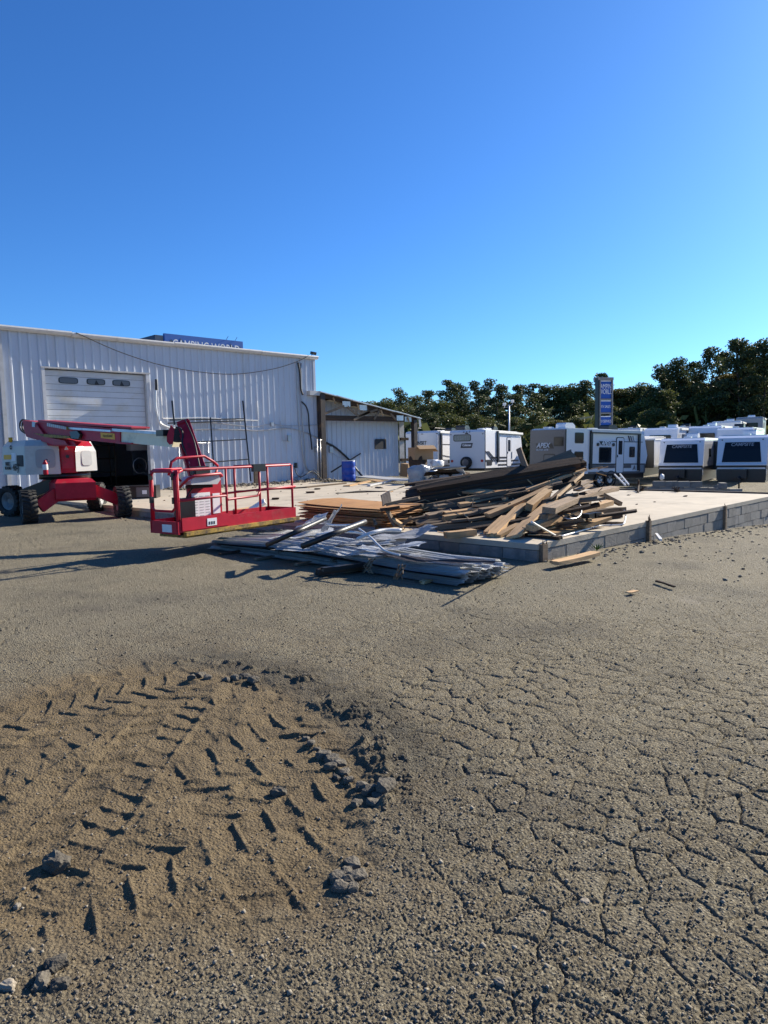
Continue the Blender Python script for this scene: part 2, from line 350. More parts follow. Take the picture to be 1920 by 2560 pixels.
ground = bpy.data.objects.new('ground', me); col.objects.link(ground); tag(ground, 'cracked dusty asphalt yard with a muddy patch', 'ground', kind='structure')
m = bpy.data.materials.new('yard'); t, N, L, P = nodes(m); me.materials.append(m)
def nd(typ, **k):
    n = N.new(typ)
    for a, b in k.items():
        if a.startswith('i_'): n.inputs[a[2:]].default_value = b
        else: setattr(n, a, b)
    return n
geo = nd('ShaderNodeNewGeometry'); pos = geo.outputs['Position']
def noise(scale, det=6, rough=.6):
    n = nd('ShaderNodeTexNoise'); n.inputs['Scale'].default_value = scale; n.inputs['Detail'].default_value = det; n.inputs['Roughness'].default_value = rough; L.new(pos, n.inputs[0]); return n.outputs[0]
def rmp(s, a, b, c=0, d=1):
    n = nd('ShaderNodeMapRange'); n.inputs[1].default_value = a; n.inputs[2].default_value = b; n.inputs[3].default_value = c; n.inputs[4].default_value = d; L.new(s, n.inputs[0]); return n.outputs[0]
def mixc(f, a, b):
    n = nd('ShaderNodeMix', data_type='RGBA')
    if isinstance(f, float): n.inputs['Factor'].default_value = f
    else: L.new(f, n.inputs['Factor'])
    for k, s in (('A', a), ('B', b)):
        if isinstance(s, tuple): n.inputs[k].default_value = (*s, 1)
        else: L.new(s, n.inputs[k])
    return n.outputs['Result']
vor = nd('ShaderNodeTexVoronoi', feature='F1'); vor.inputs['Scale'].default_value = 75; L.new(pos, vor.inputs['Vector'])
stone = mixc(rmp(vor.outputs['Color'], .15, .85), (0.068,0.061,0.045), (0.392,0.354,0.256))
asph = mixc(rmp(vor.outputs['Distance'], .25, .6), stone, (0.153,0.132,0.088))
asph = mixc(rmp(noise(.55, 5), .42, .70, 0, .75), asph, (0.223,0.193,0.130))
asph = mixc(rmp(noise(1.7, 6), .5, .8, 0, .7), asph, (0.142,0.122,0.081))
asph = mixc(rmp(noise(.16, 4), .5, .7, 0, .7), asph, (0.196,0.178,0.130))
asph = mixc(rmp(noise(.42, 7, .7), .50, .66, 0, .55), asph, (.085,.078,.062))
asph = mixc(rmp(noise(1.1, 8, .75), .60, .72, 0, .5), asph, (.30,.27,.215))
soil = mixc(rmp(noise(2.2, 7), .35, .7), (0.172,0.129,0.072), (0.116,0.086,0.049))
soil = mixc(rmp(noise(90, 3), .5, .75, 0, .6), soil, (0.242,0.191,0.113))
sa = nd('ShaderNodeAttribute', attribute_name='soil')
ha = nd('ShaderNodeAttribute', attribute_name='halo'); hm = nd('ShaderNodeMath', operation='MULTIPLY'); L.new(ha.outputs['Fac'], hm.inputs[0]); L.new(rmp(noise(3, 6), .35, .7, .1, .8), hm.inputs[1])
asph = mixc(hm.outputs[0], asph, (.150,.118,.076))
fin = mixc(sa.outputs['Fac'], asph, soil)
da = nd('ShaderNodeAttribute', attribute_name='damp'); dm = nd('ShaderNodeMath', operation='MULTIPLY'); L.new(da.outputs['Fac'], dm.inputs[0]); L.new(rmp(noise(5, 5), .3, .6, .2, .85), dm.inputs[1]); fin = mixc(dm.outputs[0], fin, (.055,.050,.038))   # crumbled bitumen along the edge
L.new(fin, P.inputs['Base Color']); P.inputs['Roughness'].default_value = .93; P.inputs['Specular IOR Level'].default_value = .25
bp = nd('ShaderNodeBump'); bp.inputs['Strength'].default_value = .85; bp.inputs['Distance'].default_value = .012
sm = nd('ShaderNodeMath', operation='ADD'); L.new(rmp(vor.outputs['Distance'], 0, .7, 1, 0), sm.inputs[0]); L.new(noise(240, 3), sm.inputs[1])
L.new(sm.outputs[0], bp.inputs['Height']); L.new(bp.outputs[0], P.inputs['Normal'])

# ---------------------------------------------------------------- loose stones and clods
def height_at(px_, py_): return ground_height(np.array([float(px_)]), np.array([float(py_)]))[0][0]
npb = 42000; pr_ = 1.7*np.exp(rng.uniform(0, np.log(9.5/1.7), npb)); pa_ = HEAD + np.radians(rng.uniform(-34, 34, npb)); bx_ = pr_*np.cos(pa_); by_ = pr_*np.sin(pa_)
bz_, bm_, bd_, _ = ground_height(bx_.copy(), by_.copy()); keep = rng.random(npb) < np.where(bm_ > .5, .28, .55+.45*fbm(bx_, by_, 1.4, 71, 3)); bx_ = bx_[keep]; by_ = by_[keep]; bz_ = bz_[keep]; n_ = len(bx_)
sz = np.clip(rng.lognormal(np.log(.0038), .42, n_), .0016, .012)
oct_ = np.array([(1,0,0),(-1,0,0),(0,1,0),(0,-1,0),(0,0,1),(0,0,-1)], float); of_ = np.array([(0,2,4),(2,1,4),(1,3,4),(3,0,4),(2,0,5),(1,2,5),(3,1,5),(0,3,5)])
q_ = rng.normal(size=(n_, 4)); q_ /= np.linalg.norm(q_, axis=1)[:, None]; w_, x_, y_, z_ = q_.T
Rm_ = np.stack([1-2*(y_*y_+z_*z_), 2*(x_*y_-z_*w_), 2*(x_*z_+y_*w_), 2*(x_*y_+z_*w_), 1-2*(x_*x_+z_*z_), 2*(y_*z_-x_*w_), 2*(x_*z_-y_*w_), 2*(y_*z_+x_*w_), 1-2*(x_*x_+y_*y_)], 1).reshape(-1, 3, 3)
loc_ = oct_[None]*rng.uniform(.6, 1.4, (n_, 6, 1))*sz[:, None, None]; Vp = np.einsum('nij,nkj->nki', Rm_, loc_); Vp[:, :, 2] *= .8; Vp += np.stack([bx_, by_, bz_+sz*.25], 1)[:, None]
Fp = (of_[None] + (np.arange(n_)*6)[:, None, None]).reshape(-1, 3); me = bpy.data.meshes.new('gravel'); Vp = Vp.reshape(-1, 3)
me.vertices.add(len(Vp)); me.vertices.foreach_set('co', Vp.ravel().astype(np.float32)); me.loops.add(len(Fp)*3); me.loops.foreach_set('vertex_index', Fp.ravel().astype(np.int32)); me.polygons.add(len(Fp)); me.polygons.foreach_set('loop_start', (np.arange(len(Fp))*3).astype(np.int32)); me.update()
m = bpy.data.materials.new('gravel'); t, N, L, P = nodes(m); me.materials.append(m); P.inputs['Roughness'].default_value = .9
gi = N.new('ShaderNodeNewGeometry'); cr = N.new('ShaderNodeValToRGB'); L.new(gi.outputs['Random Per Island'], cr.inputs[0]); L.new(cr.outputs[0], P.inputs['Base Color'])
for k_, (p_, c_) in enumerate(((0,(0.067,0.058,0.044)),(.35,(0.096,0.081,0.061)),(.75,(0.178,0.152,0.115)),(1,(0.266,0.237,0.185)))):
    e_ = cr.color_ramp.elements[k_] if k_ < 2 else cr.color_ramp.elements.new(p_)
    e_.position = p_; e_.color = (*c_, 1)
gv = bpy.data.objects.new('gravel', me); col.objects.link(gv); tag(gv, 'loose grit and small stones strewn over the asphalt', 'gravel', kind='stuff')
def clod(px, py, s, label, group=None, sub=3, m='asph_chunk', name='asphalt_lump', cat='lump'):
    p = atz(px, py, 0); bm = bmesh.new(); bmesh.ops.create_icosphere(bm, subdivisions=sub, radius=1); ph = [random.uniform(0, 6) for _ in range(6)]
    dm = (random.uniform(.8,1.3), random.uniform(.7,1.1), random.uniform(.55,.8))
    for v in bm.verts:
        n = v.co.normalized(); f = 1 + .16*math.sin(4*n.x+ph[0])*math.sin(4*n.y+ph[1]) + .10*math.sin(9*n.y+ph[2])*math.sin(8*n.z+ph[3]) + random.uniform(-.05,.05)
        n = Vector([math.copysign(abs(c)**.7, c) for c in n]); v.co = Vector((n.x*dm[0], n.y*dm[1], n.z*dm[2]))*s*f
    b = B(); b.bm.free(); b.bm = bm; o = b.out(name, m, None); o.location = (p.x, p.y, height_at(p.x, p.y)+s*.06); o.rotation_euler = (0, 0, random.uniform(0, 6)); return tag(o, label, cat, group)
CG = 'asphalt lumps along the crumbled edge of the muddy patch'
for (px, py, s) in ((792,1868,.03),(808,1884,.045),(828,1893,.05),(846,1902,.05),(826,1912,.04),(862,1922,.04),(842,1930,.03),(872,1940,.03),(905,1962,.05),(926,1975,.05),(948,1990,.045),(934,2004,.04),(962,1975,.06),(890,2005,.03),(882,2150,.045),(868,2172,.04),(846,2182,.05),(872,2196,.045),(894,2184,.04),(856,2208,.04),(884,2216,.03),(590,1697,.05),(612,1692,.05),(634,1700,.06),(566,1702,.04),(500,1692,.05),(480,1700,.04),(520,1698,.04),(764,1840,.03),(778,1858,.03)):
    clod(px, py, s*.85, 'lump of broken asphalt in the crumbled right edge of the muddy patch', CG, 2)
for (px, py, s, lb, m_) in ((697,1968,.055,'cracked clod of soil standing alone in the right of the mud','asph_chunk'),(140,2150,.065,'dark clod with long shadow at the left of the mud','asph_chunk'),(142,2408,.045,'largest grey stone of the three near the bottom left corner','asph_chunk'),(104,2452,.04,'left stone of the three near the bottom left corner','asph_chunk'),(150,2462,.036,'right stone of the three near the bottom left corner','asph_chunk'),(1463,2250,.022,'lone small stone in the middle of the right asphalt','rubble'),(1250,2457,.022,'small stone near the bottom centre right','rubble'),(20,2462,.03,'small pale stone at the left frame edge','rubble'),(42,2250,.018,'tiny pale stone at the left of the mud','rubble')):
    clod(px, py, s*.8, lb, None, 3, m_, 'loose_stone' if 'stone' in lb else 'soil_clod', 'stone' if 'stone' in lb else 'clod')
# ---------------------------------------------------------------- concrete slab on block footing
SX0, SX1, SY0, SY1 = 8.66, 20.0, 5.47, 25.3
slab = thing('concrete_slab', 'bare concrete floor slab on a block footing', 'slab', (SX0, SY0, 0)); slab['kind'] = 'structure'
b = B(); n = 28; m2 = 40
for i in range(n):
    for j in range(m2):
        pass
top = b.b2((SX0, SY0, SLAB-.085), (SX1, SY1, SLAB)); b.out('slab_top', 'concrete', slab, bevel=.012, world=True)
B().b2((SX0+.035, SY0+.035, -1.2), (SX1-.05, SY1-.1, SLAB-.09)).out('footing_core', 'mortar', slab, world=True)
bl = None
def block(x, y, z, rz, parent, first=[None]):
    if first[0] is None:
        q = B().box((0,0,0), (.398,.19,.19)).out('concrete_block', 'block', parent, bevel=.006, seg=1)
        first[0] = q.data
        o = q
    else:
        o = bpy.data.objects.new('concrete_block', first[0]); col.objects.link(o); o.parent = parent; XF[o.name] = XF[parent.name]
    p = XF[parent.name].inverted() @ Vector((x, y, z)); o.location = p; o.rotation_euler = (0, 0, rz); return o
for c in range(5):
    z = SLAB-.09-.1-.2*c
    x = SX0 + .2 + (.203 if c % 2 else 0)
    while x < SX1-.15:
        if z+.1 > G(x, SY0)-.03: block(x+random.uniform(-.002,.002), SY0+.1+random.uniform(-.004,.004), z, 0, slab)
        x += .4064
    y = SY0 + .2 + .2
    while c < 2 and y < 24.5:
        if z+.1 > G(SX0, y)-.03: block(SX0+.1+random.uniform(-.004,.004), y, z, math.pi/2, slab)
        y += .4064
b = B()
b.beam((SX1+.04, SY0-.1, SLAB+.005), (SX1+.04, 17, SLAB+.005), .08, .07); b.out('edge_angle', 'brown_steel', slab, world=True)
# rotten post stubs let into the block face
def stump(x, y, z0, z1, wd, label, spl):
    o = thing('post_stump', label, 'post', (x, y, z0)); b = B()
    b.b2((x-wd/2, y-.03, z0), (x+wd/2, y+.05, z1)); b.out('post', 'wood_old', o, bevel=.008, seg=1, world=True)
    for k in range(spl):
        b = B(); px = x-wd/2+wd*(k+.5)/spl; h = random.uniform(.03,.13)
        b.cyl((px, y-.01, z1-.02), (px+random.uniform(-.03,.03), y-.01+random.uniform(-.02,.03), z1+h), .014, 5, .003); b.out('splinter', 'wood_dark', o, world=True)
stump(8.78, SY0-.03, -.1, SLAB-.01, .13, 'rotten post stub at the near corner of the slab', 3)
stump(aty(1618,1330,SY0).x, SY0-.03, -.35, SLAB+.02, .08, 'broken post stub with tall splinters midway along slab face', 5)
stump(aty(1810,1290,SY0).x, SY0-.02, -.5, SLAB-.01, .08, 'square post stub let into the far block face of slab', 2)
# ---------------------------------------------------------------- metal building
WY, WX0, WX1, EAVE = 25.33, 4.6, 21.42, 5.74
DX0, DX1, DZ = 9.45, 13.12, 4.58
bld = thing('metal_building', 'long white ribbed metal workshop with half open roll-up door', 'building', (WX1, WY, SLAB))
def ribbed(x0, x1, z0, z1, y, parent, mats='wall_white', name='wall_panel', pitch=.305, rh=.034, topf=None):
    b = B(); xs = []; x = x0
    prof = [(0,0),(.012,0)]
    k = 0
    pts = []
    while x < x1-1e-4:
        for u, d in ((0,0),(.095,0),(.128,rh),(.168,rh),(.201,0)):
            if x+u*pitch/.305 <= x1: pts.append((x+u*pitch/.305, d))
        x += pitch
    pts.append((x1, 0))
    lo = [b.bm.verts.new((px, y-d, z0)) for px, d in pts]; hi = [b.bm.verts.new((px, y-d, topf(px) if topf else z1)) for px, d in pts]
    for i in range(len(pts)-1): b.bm.faces.new((lo[i], lo[i+1], hi[i+1], hi[i]))
    return b.out(name, mats, parent, world=True)
x = WX0
while x < WX1-.05:
    x1 = min(x+.915, WX1)
    if x1 <= DX0+.01 or x >= DX1-.01: ribbed(x, x1, SLAB-.12, EAVE, WY+random.uniform(-.004,.004), bld)
    elif x < DX0: ribbed(x, DX0, SLAB-.12, EAVE, WY, bld); ribbed(DX0, x1, DZ, EAVE, WY, bld)
    elif x1 > DX1: ribbed(x, DX1, DZ, EAVE, WY, bld); ribbed(DX1, x1, SLAB-.12, EAVE, WY, bld)
    else: ribbed(x, x1, DZ, EAVE, WY, bld)
    x = x1
B().b2((WX0, WY+.03, SLAB-.3), (DX0-.02, WY+.16, EAVE)).b2((DX1+.02, WY+.03, SLAB-.3), (WX1-.02, WY+.16, EAVE)).b2((DX0-.02, WY+.03, DZ+.02), (DX1+.02, WY+.16, EAVE)).out('wall_core', 'interior', bld, world=True)
B().b2((WX0-.1, WY+18, SLAB-.3), (WX1, WY+18.15, EAVE)).b2((WX0-.15, WY+.03, SLAB-.3), (WX0, WY+18, EAVE)).b2((WX1-.12, WY+.17, SLAB-.3), (WX1, WY+18, EAVE)).out('rear_walls', 'wall_white', bld, world=True)
B().b2((WX0, WY+.2, SLAB-.05), (WX1-.15, WY+17.9, SLAB+.002)).out('workshop_floor', 'interior', bld, world=True)
b = B()
for s in (0, 1):
    ya, yb = (WY-.05, WY+9) if s == 0 else (WY+9, WY+18.2)
    za, zb = (EAVE+.09, EAVE+.84) if s == 0 else (EAVE+.84, EAVE+.09)
    b.face([(WX0-.2, ya, za), (WX1+.06, ya, za), (WX1+.06, yb, zb), (WX0-.2, yb, zb)])
    b.face([(WX0-.2, ya, za-.08), (WX0-.2, yb, zb-.08), (WX1+.06, yb, zb-.08), (WX1+.06, ya, za-.08)])
b.out('roof', 'gutter', bld, world=True)
b = B(); b.prism([(WY, EAVE), (WY+18, EAVE), (WY+9, EAVE+.75)], lambda u, v, d: Vector((d, u, v)), WX1-.06, WX1-.005); b.out('gable', 'wall_white', bld, world=True)
# box gutter in bent lengths
gx0 = WX0-.1
for k, L_ in enumerate((3.3, 2.6, 3.9, 4.1, 3.15)):
    x1 = min(gx0+L_, WX1+.14); dz = (-.0, .012, -.012, .008, 0)[k]
    prof = [(WY-.03, EAVE-.02), (WY-.03, EAVE+.13), (WY-.2, EAVE+.13), (WY-.215, EAVE+.08), (WY-.185, EAVE+.03), (WY-.13, EAVE-.02)]
    B().prism(prof, lambda u, v, d: Vector((d, u, v+dz)), gx0, x1-.012).out('gutter_length', 'trim_white', bld, bevel=.008, seg=1, world=True); gx0 = x1
# right corner and door trims
B().b2((WX1-.1, WY-.045, SLAB-.1), (WX1+.03, WY+.1, EAVE)).out('corner_trim', 'wall_white', bld, bevel=.006, seg=1, world=True)
B().b2((8.02, WY-.11, SLAB-.1), (8.14, WY-.04, EAVE-.02)).out('downspout', 'gutter', bld, bevel=.015, world=True)
B().b2((DX0-.11, WY-.06, SLAB-.05), (DX0, WY+.15, DZ+.02)).out('door_jamb', 'trim_white', bld, bevel=.006, seg=1, world=True)
B().b2((DX1, WY-.06, SLAB-.05), (DX1+.12, WY+.15, DZ+.02)).out('door_jamb', 'trim_white', bld, bevel=.006, seg=1, world=True)
B().b2((DX0-.12, WY-.075, DZ+.02), (DX1+.16, WY+.12, DZ+.07)).out('door_head', 'gutter', bld, world=True)
door = B().b2((DX0+.01, WY+.14, 2.5), (DX1-.01, WY+.16, 4.55)).out('rollup_door', 'dark', bld, world=True)
z = 4.56
for k, h in enumerate((.20, .28, .205, .205, .265, .205, .205, .265, .12)):
    y0 = WY+.105
    b = B(); b.b2((DX0+.015, y0, z-h+.011), (DX1-.015, y0+.03, z))
    if k in (0, 1, 2, 5, 7, 8):
        for j in range(1, 4):
            if k != 1: b.b2((DX0+.015, y0-.006, z-h*j/4-.006), (DX1-.015, y0+.001, z-h*j/4+.006))
    o = b.out('door_section', 'door_white', door, bevel=.004, seg=1, world=True)
    if k == 1:
        zc = z-h/2+.005
        for px in (171, 240, 303):
            xc = aty(px, 955, WY+.1).x
            q = B(); rr = []
            for a in range(20):
                t = 2*math.pi*a/20; cx = math.copysign(abs(math.cos(t))**.45, math.cos(t)); cz = math.copysign(abs(math.sin(t))**.45, math.sin(t)); rr.append((xc+cx*.34, zc+cz*.112))
            q.prism(rr, lambda u, v, d: Vector((u, d, v)), y0-.012, y0-.002); q.out('window_frame', 'rv_black', door, world=True)
            q = B(); q.prism([((u-xc)*.9+xc, (v-zc)*.8+zc) for u, v in rr], lambda u, v, d: Vector((u, d, v)), y0-.017, y0-.013); q.out('window_pane', 'rv_grey', door, world=True)
            if px > 200:
                q = B(); q.face([(xc-.06, y0-.0185, zc-.09), (xc+.1, y0-.0185, zc-.09), (xc+.0, y0-.0185, zc+.075)]); q.out('broken_glass_hole', 'dark', door, world=True)
    z -= h
B().b2((DX0+.02, WY+.09, z-.04), (DX1-.02, WY+.15, z)).out('bottom_seal', 'rv_black', door, world=True)
# things inside the dark doorway
def simple(name, label, cat, lo, hi, m, bevel=.01, group=None):
    lo = Vector(lo); hi = Vector(hi); base = Vector(((lo.x+hi.x)/2, (lo.y+hi.y)/2, lo.z))
    return tag(B().b2(lo, hi).out(name, m, None, bevel=bevel, loc=base), label, cat, group)
simple('wall_cabinet', 'grey wall cabinet just inside the dark doorway', 'cabinet', (13.0, 26.6, 1.75), (13.75, 26.95, 2.75), 'rv_midgrey')
o = thing('steel_shelf', 'rusty steel shelf standing in the dark doorway', 'shelf', (12.6, 28.6, SLAB))
for k in range(5): B().b2((12.1, 28.4, SLAB+.1+.55*k), (13.2, 28.9, SLAB+.13+.55*k)).out('shelf_board', 'brown_steel', o, world=True)
for dx in (12.1, 13.17):
    for dy in (28.4, 28.87): B().b2((dx, dy, SLAB), (dx+.03, dy+.03, SLAB+2.5)).out('upright', 'brown_steel', o, world=True)
o = thing('hose_reel', 'coiled grey hose hanging in the doorway', 'hose', (13.3, 26.4, 1.0))
pts = [(13.25+.28*math.cos(t), 26.4, 1.15+.3*math.sin(t)) for t in np.linspace(-.6, 5.2, 24)] + [(13.6, 26.4, .72), (13.9, 26.4, .68)]
B().tube(pts, .014, 6).out('hose', 'conduit', o, world=True); B().cyl((13.25, 26.5, 1.15), (13.25, 26.4, 1.15), .09, 14).out('reel', 'rv_black', o, world=True)
# cables and conduits on the wall
def wp(px, py, off=.07): return aty(px, py, WY-off)
def smooth_path(P, n=6):
    P = [Vector(p) for p in P]; out = []
    for i in range(len(P)-1):
        a, b_, c, d = P[max(i-1,0)], P[i], P[i+1], P[min(i+2, len(P)-1)]
        for k in range(n):
            t = k/n; out.append(.5*((2*b_) + (c-a)*t + (2*a-5*b_+4*c-d)*t*t + (3*b_-a-3*c+d)*t*t*t))
    return out + [P[-1]]
def wire(name, label, cat, px, r, m, off=.07, n=6, group=None):
    P = smooth_path([wp(*p, off) if len(p) == 2 else wp(*p) for p in px], n); base = P[0].copy()
    return tag(B().tube(P, r, 6).out(name, m, None, loc=base), label, cat, group)
wire('sagging_cable', 'long black cable sagging across the white wall below the gutter', 'cable', [(190,832,.22),(215,843,.22),(300,880,.2),(400,912,.2),(500,930,.2),(590,935,.2),(680,923,.2),(740,905,.2),(772,889,.2)], .016, 'cable')
wire('vertical_conduit', 'left of two pale conduits running down the wall near its right corner', 'conduit', [(742,905),(743,960),(746,1040),(752,1090),(756,1130),(761,1165),(755,1185),(735,1198)], .028, 'conduit')
wire('vertical_conduit', 'right of two pale conduits running down the wall near its right corner', 'conduit', [(753,908),(754,1000),(757,1060),(762,1110),(763,1150),(768,1172),(790,1185)], .028, 'conduit')
wire('black_cable', 'thick black cable dropping from the wall top beside the pale conduits', 'cable', [(745,906,.12),(750,935,.12),(752,970,.12),(757,987,.12)], .04, 'cable')
wire('black_cable', 'thick black cable hanging in a curve low beside the right corner', 'cable', [(754,1004,.12),(765,1016,.13),(771,1036,.14),(773,1070,.14),(777,1095,.14),(780,1124,.14)], .034, 'cable')
wire('loose_wire', 'upper thin wire strung level across the wall behind the black frame', 'wire', [(440,1062),(520,1056),(590,1063),(640,1066),(675,1060),(720,1064),(798,1062)], .016, 'conduit')
wire('loose_wire', 'lower cable bundle strung level across the wall behind the black frame', 'wire', [(480,1074),(540,1073),(600,1074),(650,1076),(715,1070),(755,1078),(780,1088),(800,1098)], .024, 'conduit')
wire('white_pipe', 'thin white pipe bent square around a row of wall ribs', 'pipe', [(402,970),(405,1020),(407,1046),(440,1046),(500,1044),(560,1047),(600,1050),(644,1051),(646,1051),(645,1030),(643,1003)], .016, 'white_pvc', n=1)
wire('frayed_cables', 'torn silver cable bundle hanging right of the roll-up door', 'cable', [(390,948,.1),(389,985,.12),(390,1020,.12),(396,1048,.12),(404,1060,.13),(420,1068,.13),(440,1072,.12)], .04, 'galv')
wire('frayed_cables', 'black strip of torn cable hanging right of the roll-up door', 'cable', [(390,948,.16),(391,962,.16),(391,975,.16)], .05, 'cable')
wire('loose_wire', 'thin wire looping down to the grey meter box', 'wire', [(700,1052),(705,1080),(706,1100),(712,1101),(718,1100)], .012, 'conduit')
wire('loose_wire', 'dark tangle of wire on the ground at the wall corner', 'wire', [(735,1165,.2),(742,1185,.3),(752,1192,.5),(765,1186,.6),(780,1178,.5),(795,1188,.6),(802,1198,.6)], .02, 'cable')
wire('loose_wire', 'thin black wire arching low beside the brown post', 'wire', [(750,1195,.4),(770,1182,.4),(785,1175,.4),(798,1186,.5)], .014, 'cable')
def wbox(name, label, px0, py0, px1, py1, m, d=.12):
    a = wp(px0, py0, 0); c = wp(px1, py1, 0); simple(name, label, 'electrical box', (a.x, WY-d, c.z), (c.x, WY-.03, a.z), m)
wbox('meter_box', 'grey electric box on the wall with wires looping to it', 716, 1088, 725, 1103, 'conduit')
wbox('junction_box', 'small junction box on the upper wall wire', 674, 1056, 681, 1065, 'conduit')
wbox('switch_box', 'square grey switch box low beside the brown corner post', 783, 1117, 794, 1130, 'vent_grey', .16)
wbox('outlet_box', 'small black outlet low on the wall above the basket rail', 735, 1157, 740, 1170, 'rv_black', .1)
o = thing('flood_light', 'small dark flood light on the roof corner', 'light', (WX1-.1, WY-.1, EAVE+.14))
B().box((WX1-.12, WY-.12, EAVE+.25), (.26,.16,.13), Euler((.3,0,.2)).to_matrix()).out('lamp_head', 'rv_black', o, bevel=.02, world=True); B().cyl((WX1-.2, WY-.1, EAVE+.13), (WX1-.2, WY-.1, EAVE+.24), .02, 8).out('bracket', 'rv_black', o, world=True)
# leaning black lattice frame
o = thing('steel_lattice', 'black steel lattice frame leaning on the white wall', 'frame', aty(627,1203,WY-.9))
def fpt(px, py):
    t = (py-1000)/205; return aty(px, py, WY-.1-.75*t)
for a, c, wd in (((430,1002),(436,1062),.055),((526,1044),(534,1165),.05),((607,1002),(627,1203),.05)): B().beam(fpt(*a), fpt(*c), wd, wd).out('upright', 'black_steel', o, world=True)
for a, c in (((424,1050),(612,1047)),((420,1058),(612,1052)),((488,1105),(617,1098)),((500,1158),(621,1148))): B().beam(fpt(*a), fpt(*c), .04, .045).out('crossbar', 'black_steel', o, world=True)
# chain-link panels
def chainlink(name, label, a, c, y, parent_cat='fence', step=.075):
    A = aty(*a, y); Cc = aty(*c, y); x0, x1, z0, z1 = A.x, Cc.x, Cc.z, A.z
    z0 = max(z0, SLAB+.03)
    o = thing(name, label, parent_cat, ((x0+x1)/2, y, z0)); b = B(); s = x0-(z1-z0)
    while s < x1:
        for sg in (1, -1):
            ua, ub = max(s, x0), min(s+(z1-z0), x1)
            if ub-ua > .02:
                za, zb = z0+(ua-s), z0+(ub-s)
                if sg < 0: za, zb = z1-(ua-s), z1-(ub-s)
                b.tube([(ua, y+.006*sg, za), (ub, y+.006*sg, zb)], .0045, 3, False)
        s += step
    q = b.out('wire_mesh', 'conduit', o, world=True); q['kind'] = 'stuff'
    for p, r in (((x0, x0), z1), ((x1, x1), z1)): B().cyl((p[0], y, z0-.05), (p[0], y, z1+.05), .028, 10).out('post', 'conduit', o, world=True)
    B().cyl((x0, y, z1), (x1+.1, y, z1), .022, 10).out('top_rail', 'conduit', o, world=True)
chainlink('chain_link_fence', 'chain link panel standing by the wall behind the red jib', (446,1108), (524,1215), WY-.55)
chainlink('chain_link_fence', 'narrow strip of chain link beside the brown corner post', (792,1100), (803,1193), WY-.35)
simple('wood_block', 'short upright wooden post by the wall behind the basket', 'post', aty(638,1208,WY-.9)+Vector((0,0,0)), aty(645,1170,WY-.9)+Vector((0,.1,0)), 'wood_old')
simple('pale_post', 'short pale post beside the chain link panel behind the gate', 'post', aty(434,1220,WY-1.2), aty(440,1192,WY-1.2)+Vector((0,.12,0)), 'wood_new')
# ---------------------------------------------------------------- lean-to shed
FY, BY = 25.15, 25.85
shed = thing('lean_to_shed', 'open fronted lean-to with brown posts and timber truss', 'shed', (25, FY, SLAB))
RX0, RX1, RZ0, RZ1 = 21.55, 28.2, 4.22, 3.13
rz = lambda x: RZ0 + (RZ1-RZ0)*(x-RX0)/(RX1-RX0)
x = 21.5
while x < 27.45:
    x1 = min(x+.915, 27.5)
    ribbed(x, x1, SLAB-.1, 0, BY, shed, topf=lambda u: rz(u)-.12); x = x1
B().prism([(21.5, SLAB-.1), (27.5, SLAB-.1), (27.5, rz(27.5)-.13), (21.5, rz(21.5)-.13)], lambda u, v, d: Vector((u, d, v)), BY+.02, BY+.1).out('wall_core', 'interior', shed, world=True)
for k in range(7):
    xa = RX0-.1+k*(RX1-RX0+.3)/7; xb = RX0-.1+(k+1)*(RX1-RX0+.3)/7
    B().prism([(xa, rz(xa)), (xb-.01, rz(xb)), (xb-.01, rz(xb)+.045), (xa, rz(xa)+.045)], lambda u, v, d: Vector((u, d, v+.01*(k % 2))), FY-.18+random.uniform(-.06,.06), BY+8).out('roof_sheet', 'galv', shed, world=True)
B().beam((RX0-.02, FY, rz(RX0)-.1), (RX1, FY, rz(RX1)-.1), .05, .2).out('top_chord', 'wood_dark', shed, bevel=.006, seg=1, world=True)
B().b2((RX0+.3, FY-.03, 2.95), (28.05, FY+.03, 3.2)).out('bottom_chord', 'wood_dark', shed, bevel=.006, seg=1, world=True)
wb = lambda px, py: aty(px, py, FY-.05)
for a, c in (((812,1034),(860,1015)),((868,1016),(896,1040)),((884,1050),(924,1029)),((896,1040),(945,1023)),((950,1024),(935,1048)),((976,1034),(990,1050))): B().beam(wb(*a), wb(*c), .045, .11).out('web_member', 'wood_old', shed, world=True)
for px, py in ((866,1010),(908,1019),(1000,1045),(1020,1048)):
    p = aty(px, py, FY-.06); B().box(p, (.5,.02,.26)).out('gusset_plate', 'galv', shed, world=True)
for px in (833, 893, 952, 1018):
    p = aty(px, 1000, FY-.1); p.z = rz(p.x)-.08
    B().beam(p, p+Vector((.08,-.05,-.3)), .05, .07).out('torn_purlin', 'wood_new', shed, bevel=.008, seg=1, world=True)
    B().b2((p.x-.04, FY+.04, p.z-.1), (p.x+.05, BY+7, p.z+.05)).out('purlin', 'wood_dark', shed, world=True)
B().beam(aty(802,984,FY), Vector((aty(808,1197,FY).x, FY, SLAB-.02)), .27, .27).out('post', 'brown_steel', shed, bevel=.01, world=True)
B().b2((27.86, FY-.12, SLAB-.4), (28.12, FY+.1, 3.05)).out('post', 'brown_steel', shed, bevel=.01, world=True)
B().b2((27.52, BY-.1, SLAB-.1), (27.86, BY-.05, 3.0)).out('grey_panel', 'gutter', shed, world=True)
for z in (.9, 2.0): B().b2((27.5, BY-.2, z), (28.1, BY-.1, z+.14)).out('girt', 'wood_dark', shed, world=True)
B().b2((RX0-.65, FY-.1, RZ0-.14), (RX0+.02, FY+.6, RZ0+.06)).out('eave_return', 'gutter', shed, world=True)
b = B(); P0 = Vector((RX1-.02, FY-.15, RZ1+.08))
